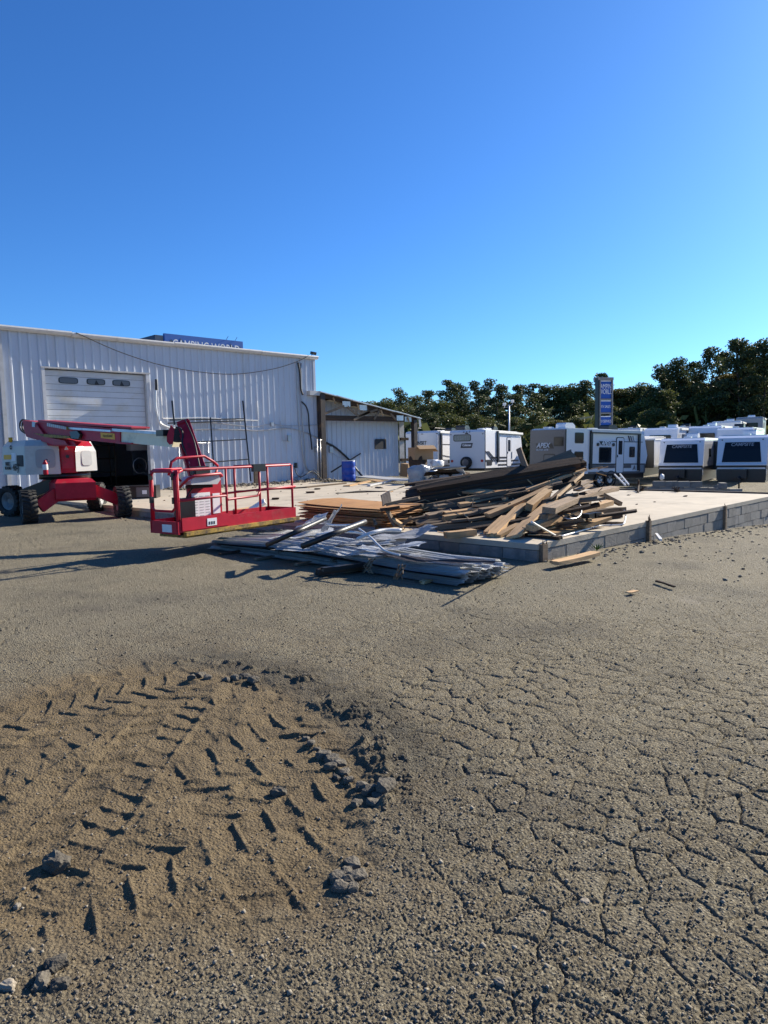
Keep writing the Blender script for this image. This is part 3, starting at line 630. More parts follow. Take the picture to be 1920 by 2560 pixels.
b.face([P0, P0+Vector((.14,0,-.02)), P0+Vector((.3,.05,-.5)), P0+Vector((.12,.05,-.55)), P0+Vector((.05,.02,-.25))]); b.out('torn_flashing', 'sheet_white', shed, world=True)
a = aty(937,1099,BY); c = aty(962,1122,BY)
B().b2((a.x, BY-.06, c.z), (c.x, BY-.038, a.z)).out('dark_opening', 'dark', shed, world=True)
for (u0, u1, v0, v1) in ((a.x-.04, a.x+.01, c.z, a.z), (c.x-.01, c.x+.04, c.z, a.z), (a.x, c.x, a.z-.02, a.z+.03)): B().b2((u0, BY-.075, v0), (u1, BY-.05, v1)).out('opening_frame', 'brown_steel', shed, world=True)
sw = lambda px, py, o=.1: aty(px, py, BY-o)
P = smooth_path([sw(816,1107), sw(836,1117), sw(860,1137), sw(875,1152), sw(890,1172), sw(905,1190,.4)]); tag(B().tube(P, .05, 7).out('black_conduit', 'cable', None, loc=P[0]), 'thick black conduit curving down the shed wall behind the barrel', 'conduit')
tag(B().tube([sw(828,1180,.5), sw(901,1134,.1)], .035, 6).out('leaning_rod', 'black_steel', None, loc=sw(828,1180,.5)), 'thin dark rod leaning on the shed wall behind the barrel', 'rod')
P = smooth_path([sw(820,1118), sw(821,1128), sw(829,1130), sw(845,1142), sw(868,1147)]); tag(B().tube(P, .012, 5).out('thin_wire', 'conduit', None, loc=P[0]), 'thin grey wire trailing from the box on the shed wall', 'wire')
p = sw(828,1124); simple('conduit_box', 'small grey box on the shed wall above the barrel', 'electrical box', p+Vector((-.1,-.02,-.14)), p+Vector((.1,.06,.14)), 'conduit')
# ---------------------------------------------------------------- boom lift
ef = Vector((math.cos(HEAD), math.sin(HEAD), 0))
def K(lat, dep, z): return r0*lat + ef*dep + Vector((0, 0, z))            # metres right of / ahead of the standpoint
def KP(px, dep, z): q = at(px, 1150, dep); return Vector((q.x, q.y, z))
gl = G(7.0, 19.0)
lift = thing('boom_lift', 'red and white articulated boom lift parked before the roll-up door', 'boom lift', K(-8.3, 18.5, gl))
def loft(b, rings, mi=0):
    vs = [[b.bm.verts.new(p) for p in r] for r in rings]; n = len(vs[0])
    for a, c in zip(vs, vs[1:]):
        for k in range(n): b.bm.faces.new((a[k], a[(k+1) % n], c[(k+1) % n], c[k])).material_index = mi
    b.bm.faces.new(vs[0][::-1]).material_index = mi; b.bm.faces.new(vs[-1]).material_index = mi; return b
def inset(P, d):
    c = sum((Vector((p.x, p.y, 0)) for p in P), Vector())/len(P); return [Vector((p.x, p.y, 0)) + (c-Vector((p.x, p.y, 0))).normalized()*d for p in P]
def hood(name, plan, zs, ins, m, label=None):
    rings = []
    for z, d in zip(zs, ins): rings.append([Vector((p.x, p.y, z)) for p in inset(plan, d)])
    o = loft(B(), rings).out(name, m, lift, bevel=.05, seg=3, world=True, smooth=False)
    if label: o['label'] = label
    return o
pl = [KP(4,18.5,0), KP(62,17.55,0), KP(150,17.75,0), KP(158,19.0,0), KP(60,19.9,0)]
h1 = hood('engine_hood', pl, (1.17, 1.88, 2.03), (0, .04, .2), 'hood_white', 'grey white left hood with black lettering and yellow sticker')
pr = [KP(189,17.95,0), KP(242,18.55,0), KP(236,19.6,0), KP(190,19.6,0)]
h2 = hood('tank_hood', pr, (1.22, 1.72, 1.97), (0, .02, .26), 'hood_white', 'sunlit white right hood')
def facepatch(name, m, parent, p0, p1, z0, z1, t0, t1, lean, off=.012, r=.4):
    """rounded panel on a hood face between plan points"""
    e = (p1-p0); e.z = 0; L_ = e.length; e.normalize(); nrm = Vector((e.y, -e.x, 0))
    if nrm.dot(-ef) < 0: nrm = -nrm
    b = B(); c = []
    uc, zc, hu, hz = L_*(t0+t1)/2, (z0+z1)/2, L_*(t1-t0)/2, (z1-z0)/2
    for k in range(24):
        t = 2*math.pi*k/24; cu = math.copysign(abs(math.cos(t))**r, math.cos(t)); cz = math.copysign(abs(math.sin(t))**r, math.sin(t)); c.append((uc+cu*hu, zc+cz*hz))
    b.prism(c, lambda u, v, d: p0*1 + e*u + nrm*(d - lean*(v-1.17)) - Vector((0,0,p0.z)) + Vector((0,0,v)), .0, off)
    return b.out(name, m, parent, world=True)
facepatch('vent_panel', 'vent_grey', h1, pl[1], pl[2], 1.32, 1.80, .30, .86, .055, .02)
facepatch('vent_panel', 'vent_grey', h2, pr[0], pr[1], 1.36, 1.74, .28, .76, .07, .03)
facepatch('dark_grille', 'dark', h1, pl[0], pl[1], 1.38, 1.66, .66, .92, .05, .02, .12)
facepatch('yellow_sticker', 'sticker_yellow', h1, pl[0], pl[1], 1.56, 1.68, .10, .42, .05, .02, .1)
facepatch('white_sticker', 'sticker_white', h1, pl[0], pl[1], 1.52, 1.72, .44, .62, .05, .02, .1)
e01 = (pl[1]-pl[0]); e01.z = 0; e01.normalize(); n01 = Vector((e01.y, -e01.x, 0)); n01 = n01 if n01.dot(-ef) > 0 else -n01
def onface(t, z): q = pl[0].lerp(pl[1], t); return Vector((q.x, q.y, z)) + n01*(.03-.05*(z-1.17))
text('MEC', .13, 'lettering', 'print_black', h1, plane_mw(onface(.28, 1.44), e01, (0,0,1)), bold=.004)
text('BOOM', .11, 'lettering', 'print_black', h1, plane_mw(onface(.28, 1.335), e01, (0,0,1)), bold=.004)
text('45-J', .24, 'lettering', 'print_black', h1, plane_mw(onface(.62, 1.35), e01, (0,0,1)), shear=.2, bold=.004)
text('C', .13, 'lettering', 'print_black', h1, plane_mw(onface(.42, 1.86), e01, (0,0,1)), shear=.3, bold=.01)
# red control column between the hoods
pc = [KP(147,17.85,0), KP(192,18.0,0), KP(196,19.4,0), KP(147,19.4,0)]
cc = hood('control_column', pc, (1.19, 1.9, 2.0), (0, .03, .1), 'red_paint')
facepatch('control_panel', 'red_worn', cc, pc[0], pc[1], 1.3, 1.82, .16, .84, .045, .03, .1)
q = pc[0].lerp(pc[1], .52); B().cyl(Vector((q.x, q.y, 1.6))-ef*.05, Vector((q.x, q.y, 1.6))+ef*.1, .04, 14).out('knob', 'rv_black', cc, world=True)
B().face([Vector((q.x, q.y, 1.77))-ef*.055-r0*.06, Vector((q.x, q.y, 1.77))-ef*.055+r0*.05, Vector((q.x, q.y, 1.87))-ef*.055-r0*.005]).out('warning_sticker', 'sticker_white', cc, world=True)
q = KP(112, 17.35, 0); B().lathe([(.0,0),(.055,0),(.06,.03),(.06,.28),(.03,.33),(.028,.36),(0,.36)], Vector((q.x, q.y, 1.17)), n=14).out('fire_extinguisher', 'red_paint', lift, world=True)
B().lathe([(.062,.12),(.064,.13),(.064,.24),(.062,.25)], Vector((q.x, q.y, 1.17)), n=14).out('extinguisher_label', 'sticker_white', lift, world=True)
B().tube([Vector((q.x,q.y,1.52)), Vector((q.x,q.y,1.55))+r0*.05, Vector((q.x,q.y,1.48))+r0*.11], .01, 6).out('extinguisher_hose', 'rv_black', lift, world=True)
B().cyl(KP(30,18.3,2.0), KP(30,18.3,2.12), .05, 12).out('beacon', 'sticker_yellow', lift, world=True)
# turret ring and chassis
tc = KP(160, 18.5, 0)
B().cyl(Vector((tc.x, tc.y, 1.03)), Vector((tc.x, tc.y, 1.2)), .62, 28).out('slew_ring', 'rv_black', lift, world=True)
B().b2((-.1,-.1,0), (.1,.1,.1)).bm.free()
cp = [KP(134,17.35,0), KP(236,17.75,0), KP(205,19.6,0), KP(100,19.2,0)]
loft(B(), [[Vector((p.x, p.y, z)) for p in inset(cp, d)] for z, d in ((.5, .06), (.56, 0), (.95, 0), (1.04, .18))]).out('chassis', 'red_paint', lift, bevel=.02, world=True)
B().beam(KP(50,18.2,.62), KP(150,18.3,.98), .3, .3).out('rear_frame', 'rv_black', lift, world=True)
WH = [(-8.57,17.1,(1,.62)), (-6.75,18.3,(1,.62)), (-9.80,18.70,(-.40,-.92)), (-8.05,19.9,(1,.1))]
B().beam(KP(138,17.5,.70), K(-8.40,17.25,.40), .16, .32).out('axle_arm', 'red_paint', lift, bevel=.012, seg=1, world=True)
B().beam(KP(230,17.9,.74), K(-6.86,18.3,.46), .16, .28).out('axle_arm', 'red_paint', lift, bevel=.012, seg=1, world=True)
B().beam(KP(150,19.0,.7), K(-9.6,18.8,.45), .2, .22).out('axle_arm', 'rv_black', lift, world=True)
B().beam(KP(180,19.3,.7), K(-8.1,19.85,.45), .2, .22).out('axle_arm', 'rv_black', lift, world=True)
RAD = .41
for k, (la, de, axv) in enumerate(WH):
    c = K(la, de, 0); c.z = G(c.x, c.y) + RAD - .012
    ax = (r0*axv[0] + ef*axv[1]).normalized(); x = ax.orthogonal().normalized(); y = ax.cross(x); hw = .155
    b = B(); b.lathe([(.06,-.06),(.07,-.10),(.19,-.10),(.225,-.13),(.235,-.13),(.235,.13),(.225,.13),(.19,.10),(.07,.10),(.06,.06)], c, ax, 28)
    wh = b.out('wheel', 'rim', lift, world=True)
    b = B(); b.lathe([(.235,-.13),(.25,-hw),(.34,-hw-.012),(.375,-hw),(.382,0),(.375,hw),(.34,hw+.012),(.25,hw),(.235,.13)], c, ax, 32)
    for j in range(20):
        for sd in (-1, 1):
            a0 = 2*math.pi*(j+(.5 if sd > 0 else 0))/20; pp = []
            for (s0, da) in ((.01, .10), (.09, .02), (hw+.012, -.04)):
                d_ = x*math.cos(a0+da) + y*math.sin(a0+da); tn = -x*math.sin(a0+da)+y*math.cos(a0+da)
                pp.append((c + ax*sd*s0 + d_*(RAD-.012), tn, d_))
            for (p, tn, d_), (p2, tn2, d2) in zip(pp, pp[1:]):
                w2 = .033
                vs = [b.bm.verts.new(v) for v in (p-tn*w2-d_*.04, p+tn*w2-d_*.04, p2+tn2*w2-d2*.05, p2-tn2*w2-d2*.05, p-tn*w2*.75+d_*.012, p+tn*w2*.75+d_*.012, p2+tn2*w2*.75+d2*.004, p2-tn2*w2*.75+d2*.004)]
                for f in ((3,2,1,0),(4,5,6,7),(0,1,5,4),(1,2,6,5),(2,3,7,6),(3,0,4,7)): b.bm.faces.new([vs[i] for i in f])
    b.out('tyre', 'rubber', wh, world=True)
    b = B(); b.cyl(c-ax*.09, c+ax*.09, .09, 14)
    for j in range(8): d_ = x*math.cos(j*.785)+y*math.sin(j*.785); b.cyl(c+d_*.14-ax*.11, c+d_*.14+ax*.11, .014, 6)
    b.out('hub', 'red_worn' if k < 2 else 'rim', wh, world=True)
# booms
def zz(px, py, dep): return at(px, py, dep)
bd = lambda px: 1/(1/18.3 + (1/14.1-1/18.3)*(px-75)/(430-75))
def bp(px, py): return at(px, py, bd(px))
sidev = (bp(400,1100)-bp(100,1070)); sidev.z = 0; sidev.normalize(); bn = Vector((sidev.y, -sidev.x, 0)); bn = bn if bn.dot(-ef) > 0 else -bn
def slab_side(name, px, m, y0, y1, bevel=.012, parent=lift):
    """outline drawn on the boom's near side, thickness across the boom"""
    b = B(); P = [bp(*p) for p in px]; a = [b.bm.verts.new(p + bn*y0) for p in P]; c = [b.bm.verts.new(p + bn*y1) for p in P]; n = len(P)
    b.bm.faces.new(a); b.bm.faces.new(c[::-1])
    for i in range(n): b.bm.faces.new((a[i], a[(i+1) % n], c[(i+1) % n], c[i]))
    return b.out(name, m, parent, bevel=bevel, seg=1, world=True)
ob = slab_side('outer_boom', [(95,1054),(300,1073),(300,1109),(185,1097),(150,1092),(95,1085)], 'red_paint', -.34, 0)
slab_side('boom_top_plate', [(98,1050),(332,1067),(332,1071),(98,1056)], 'red_worn', -.4, .03, parent=ob)
slab_side('inner_boom', [(298,1079),(424,1089),(427,1118),(298,1106)], 'cream', -.28, -.03)
slab_side('inner_boom_top', [(282,1071),(402,1080),(402,1087),(282,1078)], 'galv', -.30, .02)
slab_side('boom_rail', [(176,1068),(281,1075),(281,1080),(176,1073)], 'galv', 0, .05, parent=ob)
slab_side('boom_collar', [(292,1104),(330,1107),(330,1111),(292,1109)], 'red_worn', -.36, .02, parent=ob)
slab_side('hose_carrier', [(126,1058),(176,1068),(178,1074),(128,1066)], 'yellow_edge', 0, .09, .006, parent=ob)
for k in range(10): slab_side('carrier_link', [(128+k*4.9,1057.5+k*1.0),(131+k*4.9,1058+k*1.0),(131+k*4.9,1066+k*.9),(128+k*4.9,1065.5+k*.9)], 'trim_white', .09, .105, 0, parent=ob)
slab_side('hose_tray', [(90,1083),(178,1090),(186,1097),(120,1093)], 'yellow_edge', 0, .07, parent=ob)
slab_side('dark_pivot', [(182,1079),(200,1077),(208,1086),(204,1097),(186,1096)], 'rv_black', 0, .08, .01, parent=ob)
st = slab_side('hire_sticker', [(252,1081),(287,1084),(288,1099),(253,1095)], 'sticker_yellow', 0, .008, 0, parent=ob)
text('HertzRental', .088, 'lettering', 'print_black', ob, plane_mw(bp(270,1090)+bn*.012, sidev, (0,0,1)), shear=.2, squash=.95, ext=.001)
slab_side('riser_link', [(62,1051),(92,1054),(120,1092),(168,1102),(175,1112),(140,1112),(72,1092),(66,1075)], 'red_worn', -.3, .06)
slab_side('slew_pedestal', [(92,1094),(182,1104),(190,1116),(110,1114)], 'red_paint', -.4, -.02)
P = smooth_path([bp(66,1060), bp(58,1051), bp(50,1050), bp(45,1060), bp(47,1074), bp(56,1082), bp(66,1085)])
for k in range(3): B().tube([p + bn*(-.05-.06*k) + Vector((0,0,-.01*k)) for p in P], .022, 7).out('hydraulic_hose', 'cable', lift, world=True)
slab_side('grey_valve', [(88,1054),(95,1055),(95,1068),(88,1067)], 'conduit', .0, .08, .004)
# knuckle and jib
kd = 14.0
def kp(px, py, d=kd): return at(px, py, d)
b = B(); P = [(427,1062),(436,1072),(432,1109),(424,1112),(417,1104),(417,1090)]
fa = [b.bm.verts.new(kp(x, y, 13.6)) for x, y in P]; fb = [b.bm.verts.new(kp(x, y, 13.6)+ef*.05-r0*.01) for x, y in P]
b.bm.faces.new(fa); b.bm.faces.new(fb[::-1])
for i in range(len(P)): b.bm.faces.new((fa[i], fa[(i+1) % 6], fb[(i+1) % 6], fb[i]))
kn = b.out('knuckle_plate', 'red_paint', lift, world=True)
B().cyl(kp(440,1088,13.85), kp(440,1088,13.85)+ef*.4+r0*.08, .14, 20).out('knuckle_drum', 'dark', lift, world=True)
B().beam(kp(402,1083,14.3), kp(420,1082,14.0), .2, .12).out('knuckle_pin', 'rv_black', lift, world=True)
jt, jb = at(462,1066,13.9), at(538,1290,12.75)
jd = (jb-jt).normalized(); js = (r0 - jd*r0.dot(jd)).normalized(); jn = jd.cross(js); jn = jn if jn.dot(ef) < 0 else -jn
Rj = Matrix((js, jn, -jd)).transposed()
jl = (jb-jt).length
jib = B().box((jt+jb)/2, (.25,.26,jl), Rj).out('jib', 'red_paint', lift, bevel=.02, world=True)
B().box((jt+jb)/2 - js*.125 - jn*.03, (.05,.16,jl*.8), Rj).out('jib_side_rail', 'red_worn', jib, bevel=.01, world=True)
B().box(jt + jd*.0 + jn*.02, (.23,.27,.06), Rj).out('jib_cap', 'red_paint', jib, bevel=.01, world=True)
pj = jt + jd*(jl*.27) + jn*.127; B().box(pj, (.17,.004,.16), Rj).out('decal', 'sticker_white', jib, world=True)
for k in range(5): B().box(pj + jn*.004 - js*.035 - jd*(.05-.025*k), (.06+.02*(k % 2),.002,.008), Rj).out('decal_print', 'print_black', jib, world=True)
P = smooth_path([kp(440,1068,13.65), kp(452,1072,13.6), kp(457,1088,13.6), kp(456,1110,13.5), at(470,1140,13.4)])
B().tube(P, .018, 6).out('jib_hose', 'cable', lift, world=True)
B().beam(kp(452,1112,13.7), at(500,1270,12.9), .05, .08).out('levelling_rod', 'red_worn', lift, world=True)
# basket: u along, v back, h up
BZ = .37; F0 = K(-3.19, 11.0, 0); bu = (r0*1.53 + ef*2.2).normalized(); bv = Vector((-bu.y, bu.x, 0)); bv = bv if bv.dot(ef) > 0 else -bv
BL, BD, BH = 2.64, .62, 1.0
def bk(u, v, h): return F0 + bu*u + bv*v + Vector((0, 0, BZ+h))
bas = B(); bas.prism([(0,0),(BL,0),(BL,BD),(0,BD)], lambda u, v, d: bk(u, v, d), .02, .05); bas = bas.out('basket_floor', 'red_worn', lift, world=True)
def bbox(name, u0, u1, v0, v1, h0, h1, m='red_paint', bevel=.006):
    return B().prism([(u0,v0),(u1,v0),(u1,v1),(u0,v1)], lambda u, v, d: bk(u, v, d), h0, h1).out(name, m, bas, bevel=bevel, seg=1, world=True)
bbox('toe_board', -.02, BL, -.03, .0, .03, .21); bbox('toe_board', -.02, BL, BD, BD+.03, .03, .21); bbox('toe_board', BL, BL+.03, -.03, BD+.03, .03, .21); bbox('toe_board', -.05, -.02, -.03, BD+.03, .0, .2)
bbox('toe_board', .02, 1.0, -.045, -.03, .05, .25)
bbox('bumper_edge', .05, BL+.05, -.10, -.03, -.03, .03, 'yellow_edge'); bbox('bumper_underside', .1, BL, -.02, BD, -.07, -.03, 'yellow_edge')
def rail(name, pts, r=.021, m='red_paint', sm=0):
    P = [bk(*p) for p in pts]; P = smooth_path(P, sm) if sm else P
    return B().tube(P, r, 9).out(name, m, bas, world=True)
for u in (.0, 1.0, 1.78, BL-.02): rail('front_post', [(u, 0, .1), (u, 0, BH)])
for u in (.0, 1.78, BL-.02): rail('rear_post', [(u, BD, .1), (u, BD, BH)])
rail('top_rail', [(-.02,.12,BH-.1),(-.0,.04,BH-.02),(.08,0,BH),(.3,0,BH),(1,0,BH),(BL-.1,0,BH),(BL,.05,BH),(BL,BD-.05,BH),(BL-.1,BD,BH),(1.78,BD,BH)], .023, 'red_worn')
rail('rear_top_rail', [(0,.12,BH),(0,BD-.05,BH),(.08,BD,BH),(.6,BD,BH)], .023)
rail('mid_rail', [(0,0,.52),(.98,0,.54),(1.03,0,.47),(1.72,0,.49),(1.78,0,.56)], .02, 'red_worn')
rail('mid_rail', [(1.7,0,.58),(BL+.06,0,.60)], .022, 'red_worn'); rail('mid_rail', [(1.0,BD,.52),(BL,BD,.55),(BL,0,.56)], .02, 'red_worn')
rail('gate_loop', [(-.04,.1,.36),(-.04,.03,.42),(-.04,.03,.9),(-.04,.08,.98),(-.04,BD-.1,.98),(-.04,BD-.02,.9),(-.04,BD-.02,.42),(-.04,BD-.1,.36),(-.04,.1,.36)], .02)
rail('gate_post', [(-.03,0,.05),(-.03,0,.88),(-.0,.0,.96),(.1,0,1.0)], .024); rail('gate_post', [(-.03,BD,.05),(-.03,BD,.9),(-.03,BD-.08,.99)], .024)
for h in (.48, .85):
    for v in (.02, BD-.05): bbox('gate_hinge', -.075, -.015, v, v+.04, h, h+.1, 'rv_black')
rail('console_guard', [(.35,BD+.02,.9),(.40,BD,1.12),(.52,BD,1.18),(1.1,BD,1.2),(1.3,BD,1.1),(1.4,BD,1.02)], .023)
rail('console_guard', [(.5,BD-.05,.7),(.5,.35,.84),(.6,.3,.88),(1.15,.3,.90),(1.25,.36,.86),(1.25,BD,.8)], .024, 'red_worn')
rail('console_brace', [(.32,BD,1.0),(.5,BD-.1,.8)], .018); rail('console_brace', [(1.4,BD,1.0),(1.25,BD-.05,.82)], .02)
b = B(); b.prism([(.56,.74),(.55,.80),(.62,.87),(1.16,.87),(1.2,.80),(1.12,.72)], lambda u, v, d: bk(u, d, v), .34, BD-.02); b.out('console_cover', 'sheet_white', bas, bevel=.03, seg=2, world=True)
bbox('console_base', .62, 1.05, .38, BD-.05, .67, .72, 'wood_dark')
for u in (.7, .82, .9, 1.02): B().cyl(bk(u, .45, .86), bk(u+.03, .44, 1.0), .022, 8).out('joystick', 'rv_black', bas, world=True)
bbox('control_box', .72, 1.0, .4, .55, .9, 1.03, 'rv_black', .03)
bbox('manual_box', .38, .72, BD-.16, BD-.04, .1, .52, 'rv_black', .03)
bbox('placard', .74, 1.14, BD-.06, BD-.045, .1, .58, 'sticker_white', 0); bbox('placard', 1.2, 1.36, BD-.06, BD-.045, .2, .55, 'sticker_white', 0)
bbox('back_plate', .68, 1.42, BD-.04, BD+.0, .08, .85, 'red_paint')
for k in range(9):
    for j in range(3): bbox('placard_print', .77+.13*j, .77+.13*j+.09, BD-.064, BD-.0615, .14+.047*k, .15+.047*k, 'vent_grey', 0)
bbox('rail_clamp', 1.62, 1.92, -.03, .03, BH-.09, BH+.04, 'rv_black', .02)
bbox('toe_decal', .52, .72, -.052, -.046, .08, .2, 'sticker_white', 0)
bbox('toe_decal', -.056, -.051, .12, .35, .03, .15, 'sticker_white', 0)
for k in range(3): bbox('decal_print', .55+.05*k, .575+.05*k, -.056, -.0525, .1, .15, 'print_black', 0)
b = B(); b.beam(bk(.95, BD+.02, .1), bk(.95, BD+.5, .2), .3, .3); b.out('jib_mount', 'red_worn', bas, world=True)

B().tube(smooth_path([jt+jn*.16+js*.05, jt+jd*.6+jn*.2+js*.08, jt+jd*1.3+jn*.15+js*.02, jb+jn*.12]), .014, 6).out('jib_cable', 'cable', jib, world=True)
B().tube(smooth_path([bk(.9,BD-.02,.86), bk(.75,BD-.1,.7), bk(.62,BD-.06,.5), bk(.7,BD,.2)]), .014, 6).out('control_cable', 'cable', bas, world=True)
for k in range(6): B().box(jt+jd*(.35+.3*k)-js*.13+jn*.03, (.012,.05,.05), Rj).out('bolt', 'galv', jib, world=True)
# ---------------------------------------------------------------- lumber
def board(p0, p1, wd, t, m='wood_old', label=None, group=None, roll=0, jag=.03, jag0=None, bow=.01, name='board', cat='board', upv=(0,0,1)):
    p0 = Vector(p0); p1 = Vector(p1); d = p1-p0; L_ = d.length; d.normalize(); y = Vector(upv).cross(d)
    y = y.normalized() if y.length > 1e-3 else d.orthogonal().normalized(); z = d.cross(y)
    Rm = Matrix((d, y, z)).transposed() @ Matrix.Rotation(roll, 3, 'X')
    bm = bmesh.new(); NS, NW = 6, 4; rings = []; bw = random.uniform(-bow, bow)*L_; bz = random.uniform(-bow, bow)*L_; tw = random.uniform(-.06,.06)
    j0 = jag if jag0 is None else jag0
    for i in range(NS+1):
        s = i/NS; ring = []
        for top in (0, 1):
            for k in range(NW+1):
                kk = k if top == 0 else NW-k
                v = (kk/NW-.5)*wd; h = (-.5+top)*t; x = (s-.5)*L_
                if i == 0: x += random.uniform(0, j0) if j0 > .02 else random.uniform(-j0, j0)
                if i == NS: x -= random.uniform(0, jag) if jag > .02 else random.uniform(-jag, jag)
                c = math.cos(tw*s); sn = math.sin(tw*s)
                ring.append(bm.verts.new((x, v*c-h*sn + bw*(1-(2*s-1)**2) + random.uniform(-1,1)*.002, v*sn+h*c + bz*(1-(2*s-1)**2) + random.uniform(-1,1)*.0015)))
        rings.append(ring)
    n = 2*(NW+1)
    for a, b_ in zip(rings, rings[1:]):
        for k in range(n): bm.faces.new((a[k], a[(k+1) % n], b_[(k+1) % n], b_[k]))
    bm.faces.new(rings[0][::-1]); bm.faces.new(rings[-1]); bmesh.ops.recalc_face_normals(bm, faces=bm.faces[:])
    me = bpy.data.meshes.new(name); bm.to_mesh(me); bm.free(); me.materials.append(MATS[m])
    o = bpy.data.objects.new(name, me); col.objects.link(o)
    mw = Rm.to_4x4(); mw.translation = (p0+p1)/2; o.matrix_world = mw
    return tag(o, label, cat, group)
def PD(px, py):
    if px <= 1400: yf, df = 1335, 11.9 - (px-1050)*.0034
    else: yf, df = 1343-(px-1400)*.3, 10.7+(px-1400)*.0157
    yr = 1228-(px-1000)*.165; t = max(-.1, min(1.2, (yf-py)/(yf-yr))); return df + (14.8-df)*t
def pp(px, py, dd=0): return at(px, py, PD(px, py)+dd)
GP = 'boards in the jumbled lumber pile'
# bundle of long dark beams along the top of the pile
lab_dark = 'long dark weathered plank in the bundle on top of the lumber pile'
for i in range(5):
    for j in range(3):
        pa = at(1003+i*-2+j*8, 1228+i*13, 14.2+j*.32 - i*.05); pb = at(1462-i*3, 1152+i*11.5+j*1.5, 14.1+j*.3-i*.05)
        pa += (pb-pa)*random.uniform(-.02,.09); pb += (pb-pa)*random.uniform(-.06,.01)
        board(pa, pb, .30, .085, 'wood_dark', lab_dark, 'dark planks bundled on top of the lumber pile', roll=random.uniform(-.12,.2)+.25, jag=.05, bow=.004)
board(at(1010,1212,14.8), at(1440,1160,14.5), .2, .05, 'wood_dark', lab_dark, 'dark planks bundled on top of the lumber pile', roll=.1, bow=.006)
board(at(1020,1222,13.9), at(1180,1190,13.9), .09, .04, 'wood_old', 'thin reddish strip lying along the top edge of the dark planks', jag=.12)
board(at(1316,1183,14.5), at(1436,1135,14.6), .26, .05, 'wood_old', 'grey plank rising to the highest point of the lumber pile', roll=.7, jag=.06)
board(at(1340,1176,14.5), at(1460,1147,14.3), .12, .05, 'wood_old', 'reddish brown board lying on the dark planks below the highest plank', jag=.08)
board(at(1297,1121,14.3), at(1314,1168,14.2), .12, .04, 'wood_old', 'board end sticking straight up out of the lumber pile', upv=(1,0,0), jag=.01)
# hidden inner layers that fill the heap
bdir = (at(1465,1150,13.0)-at(985,1240,13.4)); bdir.normalize()
for k in range(46):
    px = random.uniform(945, 1265); f = random.random(); lo = 1318 + (px-945)*.05
    py = lo - f*(lo-(1262-(px-945)*.10)); p0 = pp(px, py, random.uniform(-.05,.35))
    dv = (bdir + Vector((random.uniform(-.12,.12), random.uniform(-.12,.12), random.uniform(-.10,.03)))).normalized(); L_ = random.uniform(.9, 2.3); p1 = p0 + dv*L_
    p1.z = max(p1.z, SLAB+.06); p0.z = max(p0.z, SLAB+.04)
    board(p0, p1, random.uniform(.09,.22), random.choice((.04,.045,.09)), random.choice(('wood_dark','wood_old','wood_old','wood_dark','wood_old')), 'grey brown board in the shaded stacked face of the lumber pile', 'boards in the shaded face of the lumber pile', roll=random.uniform(-.3,.3), jag=random.choice((.01,.01,.08)), bow=.008)
for k in range(26):
    px = random.uniform(1290, 1470); py = random.uniform(1240, 1325) - (px-1290)*.15; p0 = pp(px, py, .45)
    dv = (bdir*random.choice((1,1,-.6)) + Vector((random.uniform(-.5,.5), random.uniform(-.5,.5), random.uniform(-.12,.05)))).normalized(); p1 = p0 + dv*random.uniform(.6,1.3)
    if (p1-p0).dot(r0) > 0 and px > 1400: p1 = p0*2-p1
    p1.z = max(p1.z, SLAB+.05); p0.z = max(p0.z, SLAB+.04)
    board(p0, p1, random.uniform(.09,.2), .045, random.choice(('wood_old','wood_old','wood_dark')), 'weathered board lying half buried in the right half of the lumber pile', 'half buried boards of the lumber pile', roll=random.uniform(-.4,.4), jag=.03)
# boards one can pick out, end to end in photo pixels
def pick(a, c, wd, t, m, label, da=0, dc=0, roll=0, jag=.02, **k): return board(pp(*a, da), pp(*c, dc), wd, t, m, label, roll=roll, jag=jag, **k)
FD = -.25
pick((1283,1342),(1378,1256), .24,.045,'wood_new','widest pale plank leaning down the front of the lumber pile', FD, FD, -.25, .02)
pick((1230,1338),(1306,1262), .17,.06,'wood_new','pale plank with sawn end leaning left of the widest plank', FD, FD, -.1)
pick((1218,1332),(1262,1292), .12,.05,'wood_new','pale narrow board under the sawn plank at the pile front', FD+.1, FD)
pick((1243,1340),(1300,1310), .12,.05,'wood_new','short pale board lying flat at the foot of the pile front', FD+.05, FD+.05)
pick((1218,1289),(1374,1220), .13,.08,'wood_new','long pale board slanting up across the middle of the pile', -.4, -.4, .1)
pick((1300,1232),(1466,1173), .07,.05,'wood_new','long thin pale batten slanting up below the dark planks', -.25, -.3, jag=.04)
pick((1322,1268),(1372,1228), .13,.13,'wood_new','thick broken pale post end pointing out of the pile', -.45, -.35, .3, .12, jag0=.01)
pick((1372,1256),(1452,1186), .22,.05,'wood_new','pale plank with split forked end rising right of centre', -.35, -.35, -.5, .25)
pick((1392,1240),(1440,1206), .12,.045,'wood_old','grey board lying behind the forked pale plank', -.1, -.1, .2, .1)
pick((1152,1226),(1228,1232), .24,.045,'wood_new','left of two pale boards lying flat below the dark planks', -.15, -.25, .2, .02)
pick((1230,1228),(1326,1230), .24,.04,'ply','right of two orange boards lying flat below the dark planks', -.2, -.25, .15, .14)
ends = [(1164,1252,1222,1249),(1147,1264,1190,1260),(1182,1265,1222,1262),(1200,1278,1240,1272),(1112,1283,1170,1276),(1130,1303,1185,1298),(1108,1296,1150,1290),(1062,1316,1108,1310),(1165,1288,1215,1276),(1170,1300,1230,1292),(1085,1270,1135,1262),(1258,1248,1290,1240),(1068,1292,1110,1284)]
